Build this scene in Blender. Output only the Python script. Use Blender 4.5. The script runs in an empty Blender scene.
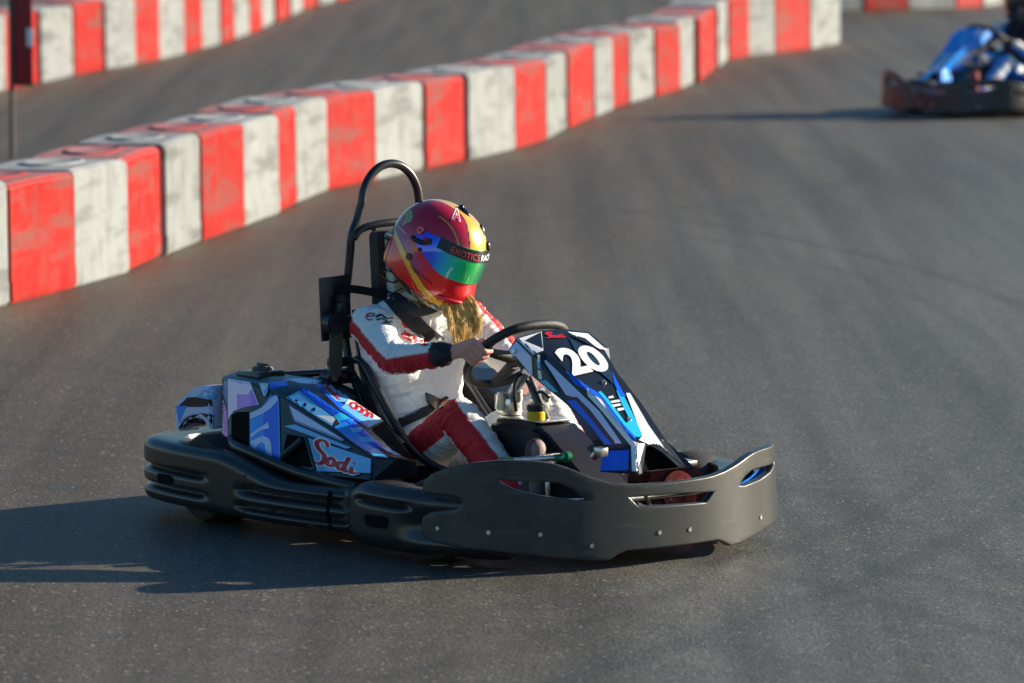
ASPHALT_BROWN = (.104, .083, .058); ASPHALT_GREY = (.116, .115, .104)
SUN_AZ = 21; SUN_EL = 17.8; SUN = 5.0; SKY = .070; SKYSAT = 1.35; EXPO = .94
import bpy, bmesh, math, random
import numpy as np
from mathutils import Vector, Matrix, noise
from mathutils.bvhtree import BVHTree
random.seed(7); rng = np.random.default_rng(7)
scene = bpy.context.scene
COL = scene.collection
R = math.radians
HEAD = R(-51)                      # heading of the near kart
ORIG = (-0.0991, 15.4338, 0)                         # ground point under the near kart
CAM = Vector((12.0567, -9.6358, 2.17))                # viewpoint in kart coordinates, the side from which stickers are laid on
ROOT_M = Matrix.Translation(ORIG) @ Matrix.Rotation(HEAD, 4, 'Z')

# ------------------------------------------------------------------ materials
def nodes_of(name):
    m = bpy.data.materials.new(name); m.use_nodes = True
    nt = m.node_tree; return m, nt, nt.nodes['Principled BSDF']
def mat(name, col, rough=.5, metal=0, bump=0, bscale=60, var=0, vscale=12, coat=0, spec=.5, stretch=None, dirt=None):
    m, nt, b = nodes_of(name)
    b.inputs['Base Color'].default_value = (*col, 1); b.inputs['Roughness'].default_value = rough
    b.inputs['Metallic'].default_value = metal; b.inputs['Coat Weight'].default_value = coat
    b.inputs['Specular IOR Level'].default_value = spec
    tc = nt.nodes.new('ShaderNodeTexCoord'); vec = tc.outputs['Object']
    if stretch:
        mp = nt.nodes.new('ShaderNodeMapping'); mp.inputs['Scale'].default_value = stretch
        nt.links.new(vec, mp.inputs[0]); vec = mp.outputs[0]
    if var:
        n = nt.nodes.new('ShaderNodeTexNoise'); n.inputs['Scale'].default_value = vscale; n.inputs['Detail'].default_value = 6
        nt.links.new(vec, n.inputs['Vector'])
        rp = nt.nodes.new('ShaderNodeValToRGB'); e = rp.color_ramp.elements
        e[0].position = .3; e[1].position = .7
        e[0].color = (*[c*(1-var) for c in col], 1); e[1].color = (*[min(1, c*(1+var)) for c in col], 1)
        if dirt: e[0].color = (*dirt, 1)
        nt.links.new(n.outputs['Fac'], rp.inputs[0]); nt.links.new(rp.outputs[0], b.inputs['Base Color'])
        mr = nt.nodes.new('ShaderNodeMapRange'); mr.inputs['To Min'].default_value = rough*.75; mr.inputs['To Max'].default_value = min(1, rough*1.3)
        nt.links.new(n.outputs['Fac'], mr.inputs[0]); nt.links.new(mr.outputs[0], b.inputs['Roughness'])
    if bump:
        n2 = nt.nodes.new('ShaderNodeTexNoise'); n2.inputs['Scale'].default_value = bscale; n2.inputs['Detail'].default_value = 4
        nt.links.new(vec, n2.inputs['Vector'])
        bp = nt.nodes.new('ShaderNodeBump'); bp.inputs['Strength'].default_value = bump; bp.inputs['Distance'].default_value = .01
        nt.links.new(n2.outputs['Fac'], bp.inputs['Height']); nt.links.new(bp.outputs[0], b.inputs['Normal'])
    return m
def mat_attr(name, rough=.3, metal=0, coat=0, attr='paint', bump=0, bscale=60):
    m = mat(name, (1, 1, 1), rough, metal, bump, bscale, coat=coat); nt = m.node_tree
    a = nt.nodes.new('ShaderNodeAttribute'); a.attribute_name = attr
    nt.links.new(a.outputs['Color'], nt.nodes['Principled BSDF'].inputs['Base Color']); return m

M = {}
M['plastic'] = mat('moulded_black_plastic', (.016, .014, .015), .27, var=.3, vscale=9, bump=.05, bscale=300, dirt=(.032, .024, .022))
M['bumper'] = mat('scuffed_black_plastic', (.020, .025, .030), .31, spec=.34, var=.25, vscale=14, bump=.05, bscale=300, dirt=(.045, .047, .047))
M['navy'] = mat('dark_navy_panel', (.016, .042, .075), .28)
def scuff(m, stretch, lo, hi, col, amt, scale=5, rough=.6):
    nt = m.node_tree; b = nt.nodes['Principled BSDF']; tc = nt.nodes.new('ShaderNodeTexCoord'); mp = nt.nodes.new('ShaderNodeMapping'); mp.inputs['Scale'].default_value = stretch
    n = nt.nodes.new('ShaderNodeTexNoise'); n.inputs['Scale'].default_value = scale; n.inputs['Detail'].default_value = 5; n.inputs['Roughness'].default_value = .6
    nt.links.new(tc.outputs['Object'], mp.inputs[0]); nt.links.new(mp.outputs[0], n.inputs['Vector'])
    mr = nt.nodes.new('ShaderNodeMapRange'); mr.inputs['From Min'].default_value = lo; mr.inputs['From Max'].default_value = hi; mr.inputs['To Max'].default_value = amt; nt.links.new(n.outputs['Fac'], mr.inputs[0])
    x = nt.nodes.new('ShaderNodeMix'); x.data_type = 'RGBA'; x.inputs[7].default_value = (*col, 1); nt.links.new(mr.outputs[0], x.inputs[0])
    for sock, k in ((b.inputs['Base Color'], 6),):
        if sock.is_linked: nt.links.new(sock.links[0].from_socket, x.inputs[k])
        else: x.inputs[k].default_value = sock.default_value
        nt.links.new(x.outputs[2], sock)
scuff(M['bumper'], (1, 1, 9), .60, .70, (.085, .085, .082), .5, 5)
scuff(M['bumper'], (2, 2, 2.5), .63, .72, (.07, .066, .06), .5, 4)
scuff(M['plastic'], (1, 1, 8), .60, .72, (.075, .065, .06), .5, 6)
M['black'] = mat('black_gloss_panel', (.012, .016, .024), .28)
M['void'] = mat('dark_opening', (.004, .004, .005), .8, spec=.1)  # for real openings, and for one painted patch of shade on the pod
M['rubber'] = mat('tyre_rubber', (.022, .021, .021), .75, var=.4, vscale=30, bump=.2, bscale=150)
M['frame'] = mat('black_powder_coat', (.020, .021, .024), .33)
M['red_frame'] = mat('red_chassis_paint', (.35, .02, .02), .35)
M['grip'] = mat('black_grip_leather', (.022, .021, .020), .55, bump=.25, bscale=300)
M['metal'] = mat('brushed_metal', (.62, .60, .57), .30, metal=1, var=.2, vscale=40)
M['darkmetal'] = mat('dark_engine_metal', (.08, .08, .085), .45, metal=.7, var=.5, vscale=25)
M['white'] = mat('white_sticker', (.88, .88, .88), .35, coat=.2)
M['blue'] = mat('royal_blue_sticker', (.010, .12, .85), .30, coat=.25)
M['midblue'] = mat('mid_blue_sticker', (.02, .30, .92), .30, coat=.25)
M['lightblue'] = mat('light_blue_sticker', (.16, .52, .90), .30, coat=.25)
M['cyan'] = mat('cyan_sticker', (.02, .50, .85), .30, coat=.25)
M['lavender'] = mat('lavender_grey_sticker', (.64, .70, .97), .28, coat=.2)
M['slate'] = mat('slate_blue_sticker', (.19, .27, .50), .32, coat=.2)
M['purple'] = mat('violet_sticker', (.56, .16, .86), .30, coat=.3)
M['magenta'] = mat('magenta_sticker', (.82, .14, .68), .30, coat=.3)
M['lilac'] = mat('lilac_sticker', (.95, .70, .95), .22, coat=.3)
M['red'] = mat('red_lettering', (.62, .012, .03), .35)
M['green'] = mat('green_cap_plastic', (.01, .22, .09), .4)
M['yellow'] = mat('yellow_fluid', (.75, .50, .02), .25)
M['belt'] = mat('black_webbing', (.014, .015, .018), .7, bump=.3, bscale=400)
M['webbing'] = mat('olive_webbing', (.10, .10, .07), .75, bump=.4, bscale=300, stretch=(1, 1, 6))
M['maroon'] = mat('dark_maroon_plastic', (.11, .025, .03), .4)
M['pad'] = mat('off_white_pad', (.55, .54, .44), .7, bump=.4, bscale=60)
M['brownpad'] = mat('brown_black_pad', (.05, .035, .03), .7)
M['skin'] = mat('skin', (.58, .32, .24), .5, bump=.1, bscale=120)
M['hair'] = mat('blond_hair', (.86, .47, .13), .38, var=.5, vscale=110, stretch=(1, 1, .25))
M['gold_flag'] = mat('gold_patch', (.85, .5, .02), .6)
M['olive'] = mat('olive_mark', (.36, .40, .20), .4)

# ------------------------------------------------------------------ mesh helpers
def link(name, me, m, parent=None):
    o = bpy.data.objects.new(name, me); COL.objects.link(o)
    if m is not None:
        for x in (m if isinstance(m, (list, tuple)) else [m]): me.materials.append(x)
    if parent is not None: o.parent = parent
    return o
def smooth(me, ang=40):
    for p in me.polygons: p.use_smooth = True
    try: me.set_sharp_from_angle(angle=R(ang))
    except Exception: pass
def fin(name, bm, m, parent=None, sm=40, recalc=True):
    if recalc: bmesh.ops.recalc_face_normals(bm, faces=bm.faces)
    me = bpy.data.meshes.new(name); bm.to_mesh(me); bm.free()
    if sm: smooth(me, sm)
    return link(name, me, m, parent)
def empty(name, loc, rz=0, parent=None):
    o = bpy.data.objects.new(name, None); COL.objects.link(o); o.empty_display_size = .1
    o.location = loc; o.rotation_euler = (0, 0, rz)
    if parent: o.parent = parent
    return o
def tag(o, label, cat, group=None, kind=None):
    if label: o['label'] = label
    if cat: o['category'] = cat
    if group: o['group'] = group
    if kind: o['kind'] = kind
    return o
def cr(P, n=8, closed=False):
    P = [Vector(p) for p in P]
    if closed: Q = [P[-1]] + P + P[:2]
    else: Q = [2*P[0]-P[1]] + P + [2*P[-1]-P[-2]]
    out = []
    for i in range(1, len(Q)-2):
        a, b, c, d = Q[i-1:i+3]
        for k in range(n):
            t = k/n
            out.append(.5*((2*b)+(c-a)*t+(2*a-5*b+4*c-d)*t*t+(3*b-a-3*c+d)*t**3))
    if not closed: out.append(Q[-2])
    return out
def add_tube(bm, P, r, seg=12, closed=False, caps=True, mi=0):
    n = len(P); rs = r if isinstance(r, (list, tuple)) else [r]*n
    rings = []; nrm = None
    for i in range(n):
        a = P[i-1] if (i > 0 or closed) else P[i]; b = P[(i+1) % n] if (i < n-1 or closed) else P[i]
        t = (Vector(b)-Vector(a)).normalized()
        if nrm is None: nrm = t.orthogonal().normalized()
        nrm = (nrm - t*nrm.dot(t)).normalized(); bi = t.cross(nrm)
        rings.append([bm.verts.new(Vector(P[i]) + (nrm*math.cos(2*math.pi*k/seg)+bi*math.sin(2*math.pi*k/seg))*rs[i]) for k in range(seg)])
    for i in range(n if closed else n-1):
        A, B_ = rings[i], rings[(i+1) % n]
        off = 0
        if closed and i == n-1:
            off = min(range(seg), key=lambda q: (A[0].co-B_[q].co).length)
        for k in range(seg):
            f = bm.faces.new((A[k], A[(k+1) % seg], B_[(k+1+off) % seg], B_[(k+off) % seg])); f.material_index = mi
    if caps and not closed:
        bm.faces.new(rings[0][::-1]).material_index = mi; bm.faces.new(rings[-1]).material_index = mi
def tube(name, P, r, m, parent, seg=12, n=8, closed=False, raw=False):
    bm = bmesh.new(); add_tube(bm, [Vector(p) for p in P] if raw else cr(P, n, closed), r, seg, closed)
    return fin(name, bm, m, parent, 60)
def add_box(bm, c, s, rot=None, bev=.006, mi=0):
    mt = Matrix.Translation(c) @ (rot.to_4x4() if rot else Matrix()) @ Matrix.Diagonal((*s, 1))
    t = bmesh.new(); bmesh.ops.create_cube(t, size=1, matrix=mt)
    if bev: bmesh.ops.bevel(t, geom=t.edges[:], offset=bev, segments=2, profile=.6, affect='EDGES')
    join(bm, t, mi)
def join(bm, t, mi=0):
    mp = {v: bm.verts.new(v.co) for v in t.verts}
    for f in t.faces:
        try: bm.faces.new([mp[v] for v in f.verts]).material_index = mi
        except ValueError: pass
    t.free()
def box(name, c, s, m, parent, rot=None, bev=.006):
    bm = bmesh.new(); add_box(bm, c, s, rot, bev); return fin(name, bm, m, parent, 35)
def add_cyl(bm, a, b, r1, r2=None, seg=24, bev=0, mi=0):
    a, b = Vector(a), Vector(b); r2 = r1 if r2 is None else r2
    d = (b-a); t = bmesh.new()
    bmesh.ops.create_cone(t, cap_ends=True, segments=seg, radius1=r1, radius2=r2, depth=d.length)
    if bev: bmesh.ops.bevel(t, geom=[e for e in t.edges if len(e.link_faces) == 2 and abs(e.link_faces[0].normal.dot(e.link_faces[1].normal)) < .4], offset=bev, segments=2, affect='EDGES')
    q = Vector((0, 0, 1)).rotation_difference(d.normalized())
    bmesh.ops.transform(t, matrix=Matrix.Translation((a+b)/2) @ q.to_matrix().to_4x4(), verts=t.verts)
    join(bm, t, mi)
def cyl(name, a, b, r, m, parent, r2=None, seg=24, bev=0):
    bm = bmesh.new(); add_cyl(bm, a, b, r, r2, seg, bev); return fin(name, bm, m, parent, 40)
def prism(name, prof, y0, y1, m, parent, bev=.006, axis='y'):
    bm = bmesh.new()
    f3 = (lambda a, b, c: (a, c, b)) if axis == 'y' else (lambda a, b, c: (a, b, c))
    A = [bm.verts.new(f3(a, b, y0)) for a, b in prof]; B_ = [bm.verts.new(f3(a, b, y1)) for a, b in prof]
    n = len(prof); bm.faces.new(A); bm.faces.new(B_[::-1])
    for i in range(n): bm.faces.new((A[i], A[(i+1) % n], B_[(i+1) % n], B_[i]))
    bmesh.ops.recalc_face_normals(bm, faces=bm.faces)
    if bev: bmesh.ops.bevel(bm, geom=bm.edges[:], offset=bev, segments=2, affect='EDGES')
    return fin(name, bm, m, parent, 35)
def eval_mesh(o):
    dg = bpy.context.evaluated_depsgraph_get(); dg.update()
    return bpy.data.meshes.new_from_object(o.evaluated_get(dg), preserve_all_data_layers=True, depsgraph=dg)
def curve2d(splines, extrude=0, bevel=0):
    cu = bpy.data.curves.new('tmp', 'CURVE'); cu.dimensions = '2D'; cu.fill_mode = 'BOTH' if extrude else 'FRONT'
    cu.extrude = extrude; cu.bevel_depth = bevel; cu.bevel_resolution = 2
    for sp in splines:
        s = cu.splines.new('POLY'); s.points.add(len(sp)-1); s.use_cyclic_u = True
        for p, q in zip(s.points, sp): p.co = (q[0], q[1], 0, 1)
    o = bpy.data.objects.new('tmp', cu); COL.objects.link(o); me = eval_mesh(o)
    bpy.data.objects.remove(o); bpy.data.curves.remove(cu)
    bm = bmesh.new(); bm.from_mesh(me); bpy.data.meshes.remove(me)
    bmesh.ops.remove_doubles(bm, verts=bm.verts, dist=1e-5); return bm
def text2d(body, bold=0, shear=0, space=1):
    cu = bpy.data.curves.new('tmp', 'FONT'); cu.body = body; cu.offset = bold; cu.shear = shear; cu.space_character = space
    cu.fill_mode = 'FRONT'; cu.resolution_u = 6
    o = bpy.data.objects.new('tmp', cu); COL.objects.link(o); me = eval_mesh(o)
    bpy.data.objects.remove(o); bpy.data.curves.remove(cu)
    bm = bmesh.new(); bm.from_mesh(me); bpy.data.meshes.remove(me)
    bmesh.ops.remove_doubles(bm, verts=bm.verts, dist=1e-5)
    xs = [v.co.x for v in bm.verts]; ys = [v.co.y for v in bm.verts]
    x0, x1, y0, y1 = min(xs), max(xs), min(ys), max(ys)
    for v in bm.verts: v.co = ((v.co.x-x0)/(x1-x0), (v.co.y-y0)/(y1-y0), 0)
    return bm
def ribbon2d(strokes, w):
    """flat brush strokes: polylines with a width each point"""
    bm = bmesh.new()
    for st in strokes:
        P = cr([(x, y, 0) for x, y, *_ in st], 5); W = cr([((q[2] if len(q) > 2 else 1), 0, 0) for q in st], 5)
        L_, R_ = [], []
        for i, p in enumerate(P):
            t = (P[min(i+1, len(P)-1)] - P[max(i-1, 0)]).normalized(); n = Vector((-t.y, t.x, 0))
            h = w*W[i].x*.5; L_.append(bm.verts.new(p+n*h)); R_.append(bm.verts.new(p-n*h))
        for i in range(len(P)-1): bm.faces.new((L_[i], L_[i+1], R_[i+1], R_[i]))
    return bm
def place(bm, o, u, v):
    """unit square -> parallelogram with corner o and ends of its two sides u, v"""
    o, u, v = Vector(o), Vector(u), Vector(v)
    for q in bm.verts: q.co = o + (u-o)*q.co.x + (v-o)*q.co.y
    return bm
def dice(bm, step):
    """cut a flat mesh along a grid so that it can follow a curved surface"""
    cs = [v.co.copy() for v in bm.verts]
    c = sum(cs, Vector())/len(cs); d = (c-CAM).normalized()
    a = d.orthogonal().normalized(); b = d.cross(a)
    for ax in (a, b):
        lo = min((q-c).dot(ax) for q in cs); hi = max((q-c).dot(ax) for q in cs)
        k = lo+step
        while k < hi:
            bmesh.ops.bisect_plane(bm, geom=bm.verts[:]+bm.edges[:]+bm.faces[:], plane_co=c+ax*k, plane_no=ax, dist=1e-6)
            k += step
    return bm
def bvh_of(*obs):
    V, F = [], []
    for o in obs:
        n = len(V); mw = local_m(o)
        V += [mw @ v.co for v in o.data.vertices]; F += [[n+i for i in p.vertices] for p in o.data.polygons]
    return BVHTree.FromPolygons(V, F)
def local_m(o):
    m = Matrix()
    while o is not None and o.name not in ROOTS: m = o.matrix_basis @ m; o = o.parent
    return m
ROOTS = set()
def lay(bm, bvh, off=.0025, step=.012, thick=0):
    """lay a flat sticker or strap on the surface it belongs to"""
    if step: dice(bm, step)
    bad = []
    for v in bm.verts:
        d = (v.co-CAM).normalized(); h = bvh.ray_cast(CAM, d)
        if h[0] is None: bad.append(v)
        else: v.co = h[0] - d*off
    bmesh.ops.delete(bm, geom=bad, context='VERTS')
    for f in bm.faces:
        f.normal_update()
        if f.normal.dot((f.calc_center_median()-CAM)) > 0: f.normal_flip()
    # drop faces that bridge a depth gap
    bmesh.ops.delete(bm, geom=[f for f in bm.faces if max(e.calc_length() for e in f.edges) > max(.09, step*4)], context='FACES')
    if thick:
        bmesh.ops.solidify(bm, geom=bm.faces[:], thickness=-thick)
    return bm
def poly2bm(pts):
    bm = bmesh.new(); f = bm.faces.new([bm.verts.new(p) for p in pts]); f.normal_update(); bmesh.ops.triangulate(bm, faces=[f]); return bm
def stickers(name, items, bvh, parent, off=.0022, step=.02, d=.0006):
    """items: (material key, polygon) in order of layering -> one mesh with a material slot per colour"""
    keys = []; bm = bmesh.new(); boxes = []
    for i, (k, P) in enumerate(items):
        if k not in keys: keys.append(k)
        t = poly2bm(P) if isinstance(P, list) else P
        A = [v.co.x*.629+v.co.y*.777 for v in t.verts]; Z = [v.co.z for v in t.verts]; b = (min(A), max(A), min(Z), max(Z))
        lv = 1+max([l for l, q in boxes if q[0] < b[1] and b[0] < q[1] and q[2] < b[3] and b[2] < q[3]], default=-1); boxes.append((lv, b))
        lay(t, bvh, off+d*lv, step); join(bm, t, keys.index(k))
    me = bpy.data.meshes.new(name); bm.to_mesh(me); bm.free()
    me.transform(local_m(parent).inverted())
    return link(name, me, [M[k] for k in keys], parent)
# ------------------------------------------------------------------ the near kart
kart = empty('go_kart', ORIG, HEAD); ROOTS.add(kart.name)
tag(kart, 'black and blue kart with number 20 on its nose and low wrap-around bumper', 'go-kart', 'rental karts on the track')

def smoothstep(a, b, x):
    t = min(1, max(0, (x-a)/(b-a))); return t*t*(3-2*t)
def sweep_wall(name, path, section, m, parent, sm=50):
    """path: points with outward normals; section(i, s) -> closed list of (offset, z)"""
    bm = bmesh.new(); n = len(path); L = [0]
    for i in range(1, n): L.append(L[-1]+(path[i]-path[i-1]).length)
    rings = []
    for i, p in enumerate(path):
        t = (path[min(i+1, n-1)]-path[max(i-1, 0)]).normalized(); o = Vector((t.y, -t.x, 0))
        rings.append([bm.verts.new(p+o*a+Vector((0, 0, z))) for a, z in section(p, L[i], L[-1])])
    k = len(rings[0])
    for i in range(n-1):
        for j in range(k): bm.faces.new((rings[i][j], rings[i][(j+1) % k], rings[i+1][(j+1) % k], rings[i+1][j]))
    bm.faces.new(rings[0]); bm.faces.new(rings[-1][::-1])
    return fin(name, bm, m, parent, sm)
def wall_section(zb, zt, th, rnd, groove):
    NZ = 40; out = []
    for j in range(NZ+1):
        v = j/NZ; z = zb+(zt-zb)*v; e = 0
        for dz, lim in ((z-zb, rnd), (zt-z, rnd)):
            if dz < lim: e -= lim-math.sqrt(max(0, lim*lim-(lim-dz)**2))
        out.append((e-groove(z), z))
    out.append((-th, zt-.004)); out.append((-th-.006, zt-.02)); out.append((-th-.006, zb+.02)); out.append((-th, zb+.003))
    return out
# the moulded belt that runs round the rear and both sides (right side first, mirrored for the left)
side = [(.10, -.585), (.04, -.600), (-.06, -.622), (-.25, -.640), (-.45, -.640), (-.64, -.640), (-.82, -.625), (-.97, -.585), (-1.06, -.495), (-1.095, -.36), (-1.105, -.20), (-1.105, 0)]
def belt_path(sgn, pts): return [Vector((p.x, p.y*sgn, 0)) for p in cr([(a, b, 0) for a, b in pts], 9)]
right_path = belt_path(1, side)
full = right_path + [Vector((p.x, -p.y, 0)) for p in right_path[-2::-1]]
full = full[::-1]                                   # so that the outward normal points away from the kart
def groove_rear(x):
    gate = 1-smoothstep(-.60, -.56, x); gate2 = smoothstep(-.40, -.36, x)*(1-smoothstep(.085, .10, x))
    def g(z):
        a = gate*(.024*math.exp(-((z-.158)/.0085)**2)+.024*math.exp(-((z-.100)/.0085)**2))
        b = gate2*(.026*math.exp(-((z-.138)/.012)**2)+.022*math.exp(-((z-.088)/.010)**2))
        return a+b
    return g
belt = sweep_wall('side_bumper', full, lambda p, s, T: wall_section(.048, .182+.062*smoothstep(-.15, -.55, p.x), .13, .032, groove_rear(p.x)), M['plastic'], kart)
# front quarter pieces that overlap the belt
def quarter(sgn):
    P = cr([(.04, -.575, 0), (.10, -.592, 0), (.17, -.622, 0), (.28, -.640, 0), (.40, -.638, 0), (.53, -.612, 0), (.64, -.570, 0), (.74, -.49, 0)], 8)
    P = [Vector((p.x, p.y*sgn, 0)) for p in P]
    if sgn < 0: P = P[::-1]
    def sec(p, s, T):
        w = smoothstep(.08, .22, p.x)
        def g(z):
            a = smoothstep(.18, .24, p.x)*(1-smoothstep(.42, .47, p.x))
            return a*(.022*math.exp(-((z-.172)/.009)**2)) + smoothstep(.38, .5, p.x)*.02*math.exp(-((z-.12)/.04)**2)
        return wall_section(.070-.042*w, .190+.036*w, .12, .03+.018*w, g)
    return sweep_wall('quarter_bumper', P, sec, M['plastic'], kart)
qr = quarter(1); ql = quarter(-1)
print('belt normals', belt.data.polygons[10].normal[:])

def stadium(name, x0, z0, w, h, target, parent, m=M['void']):
    pass
bvh_belt = bvh_of(belt, qr)
def slot(bvh, *pts):  # dark opening in the plastic with a rounded outline
    return ('void', list(pts))
stickers('grip_slot', [('void', [(-0.6405,-0.7623,0.1756),(-0.6176,-0.735,0.1694),(-0.611,-0.7284,0.1602),(-0.6081,-0.7268,0.1478),(-0.6112,-0.7322,0.1386),(-0.6351,-0.7607,0.1448),(-0.6407,-0.7661,0.154),(-0.6428,-0.7664,0.1679)])], bvh_belt, belt, .002, .008)
stickers('grip_slot', [('void', [(-0.2261,-0.2711,0.0493),(-0.1905,-0.2282,0.0431),(-0.182,-0.2192,0.0339),(-0.1798,-0.219,0.0185),(-0.1834,-0.226,0.0031),(-0.2151,-0.2641,0.0092),(-0.2246,-0.2743,0.0185),(-0.229,-0.2767,0.037)])], bvh_belt, qr, .002, .008)
stickers('panel_gap', [('void', [(-0.306,-0.3578,0.1232),(-0.2958,-0.3462,0.117),(-0.3004,-0.3584,0.077),(-0.2974,-0.3608,0.04),(-0.2867,-0.3535,0.0031),(-0.2762,-0.3421,-0.0062),(-0.2838,-0.3519,-0.0092),(-0.2969,-0.3652,0.0092),(-0.3045,-0.367,0.0554)])], bvh_belt, belt, .002, .008)
bm = bmesh.new()
for q in ((-0.4712, -0.5547, 0.1663), (-0.4645, -0.5641, 0.0585), (-0.227, -0.2863, -0.037), (-0.1904, -0.2442, -0.0554), (-0.3288, -0.4031, 0.0185)):
    v = Vector(q); d = (v-CAM).normalized(); h = bvh_belt.ray_cast(CAM, d)
    if h[0]: bm = bmesh.new(); add_cyl(bm, h[0]+d*.004, h[0]-d*.003, .006, .005, 12); fin('rivet', bm, M['frame'], belt)
# upper lip between belt and pods
tube('belt_lip', [(-.62, -.50, .262), (-.52, -.555, .256), (-.40, -.568, .242), (-.2, -.56, .208), (0, -.55, .190), (.08, -.535, .186)], .017, M['plastic'], kart, 10)

# ---- front bumper: one curved thick sheet cut from its outline, bent round the nose
PLAN = [(.30,-.648),(.52,-.638),(.675,-.600),(.765,-.528),(.82,-.42),(.865,-.31),(.894,-.20),(.910,-.10),(.915,0)]
PLAN = PLAN + [(x, -y) for x, y in PLAN[::-1][1:]]
PQ = cr([(x, y, 0) for x, y in PLAN], 30); PS = [0]
for i in range(1, len(PQ)): PS.append(PS[-1]+(PQ[i]-PQ[i-1]).length)
HALF = PS[-1]/2
PSn = np.array(PS)-HALF; PX = np.array([p.x for p in PQ]); PY = np.array([p.y for p in PQ])
def bend(s, z, d):
    x = np.interp(s, PSn, PX); y = np.interp(s, PSn, PY); e = .01
    tx = np.interp(s+e, PSn, PX)-np.interp(s-e, PSn, PX); ty = np.interp(s+e, PSn, PY)-np.interp(s-e, PSn, PY)
    l = math.hypot(tx, ty); nx, ny = ty/l, -tx/l
    tilt = .18*(z-.15)                # the wall leans out a little at the foot
    return Vector((x+nx*(d-tilt*.3), y+ny*(d-tilt*.3), z))
half_top = [(-0.82, 0.233), (-0.812, 0.259), (-0.784, 0.281), (-0.738, 0.299), (-0.652, 0.32), (-0.563, 0.33), (-0.488, 0.328), (-0.443, 0.324), (-0.397, 0.315), (-0.352, 0.3), (-0.29, 0.273), (-0.224, 0.252), (-0.165, 0.243), (-0.124, 0.241), (0, 0.239)]
half_bot = [(0, 0.058), (-0.176, 0.058), (-0.2, 0.051), (-0.239, 0.034), (-0.29, 0.036), (-0.437, 0.054), (-0.563, 0.071), (-0.684, 0.08), (-0.773, 0.089), (-0.808, 0.101), (-0.819, 0.121), (-0.814, 0.151), (-0.784, 0.167), (-0.694, 0.185), (-0.675, 0.197), (-0.673, 0.21), (-0.684, 0.222), (-0.704, 0.229), (-0.804, 0.229)]
right = half_bot + [half_top[0]] + half_top[1:]
def lf(s, z): return (s, z-.036*smoothstep(.18, .5, s)*min(1, max(0, (z-.10)/.2)))      # the left horn has been knocked a little lower
outline = right + [lf(-s, z) for s, z in right[::-1][1:-1]]
slot_r = [(-0.574,0.283),(-0.534,0.278),(-0.428,0.272),(-0.383,0.266),(-0.334,0.243),(-0.287,0.207),(-0.328,0.205),(-0.443,0.224),(-0.519,0.244),(-0.563,0.265)]
slot_c = [(-0.172,0.214),(-0.134,0.177),(0.132,0.167),(0.179,0.202),(0.026,0.211)]
slots = [slot_r, [lf(-s, z) for s, z in slot_r], slot_c]
bm = curve2d([outline]+slots, .008, .0045)
for s in np.arange(-.83, .84, .018):
    bmesh.ops.bisect_plane(bm, geom=bm.verts[:]+bm.edges[:]+bm.faces[:], plane_co=(s, 0, 0), plane_no=(1, 0, 0), dist=1e-6)
for v in bm.verts:
    s, z, d = v.co; v.co = bend(s, z, d-.004)
front = fin('front_bumper', bm, M['bumper'], kart, 35)
# rolled lip along the top edge
tube('top_lip', [bend(s, z-.008, -.006) for s, z in half_top] + [bend(*lf(-s, z-.008), -.006) for s, z in half_top[::-1][1:]], .0105, M['bumper'], front, 10, 4)
bm = bmesh.new()
for s, z in [(-0.756, 0.126), (-0.595, 0.124), (-0.446, 0.115), (-0.062, 0.099), (0.054, 0.098), (0.425, 0.093), (-0.29, 0.076)]:
    bm = bmesh.new(); a = bend(s, z, .004); b = bend(s, z, .0118)
    add_cyl(bm, a, b, .0085, .0065, 14); fin('bolt', bm, M['metal'], front)
box('slot_rib', (bend(-.08, .19, -.02)), (.004, .012, .055), M['bumper'], front, Matrix.Rotation(.5, 3, 'X'), .001)
# blue pods and braces seen through the slots
for sg in (-1, 1):
    bm = bmesh.new(); P = [bend(sg*s, z, -.028) for s, z in ((.66, .252), (.56, .232), (.44, .21), (.28, .185))]
    Q = [bend(sg*s, z, -.028) for s, z in ((.66, .22), (.56, .18), (.44, .15), (.28, .13))]
    for i in range(3): bm.faces.new([bm.verts.new(q) for q in (P[i], P[i+1], Q[i+1], Q[i])])
    bmesh.ops.solidify(bm, geom=bm.faces[:], thickness=.004)
    fin('inner_panel', bm, M['midblue'], front)
tube('bumper_hoop', [(.55, -.52, .20), (.72, -.44, .20), (.80, -.2, .19), (.815, 0, .19), (.80, .2, .19), (.72, .44, .20), (.55, .52, .20)], .011, M['metal'], kart, 10)
tube('bumper_hoop', [(.55, -.50, .10), (.72, -.42, .10), (.82, -.15, .10), (.82, .15, .10), (.72, .42, .10), (.55, .50, .10)], .013, M['red_frame'], kart, 10)

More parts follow.
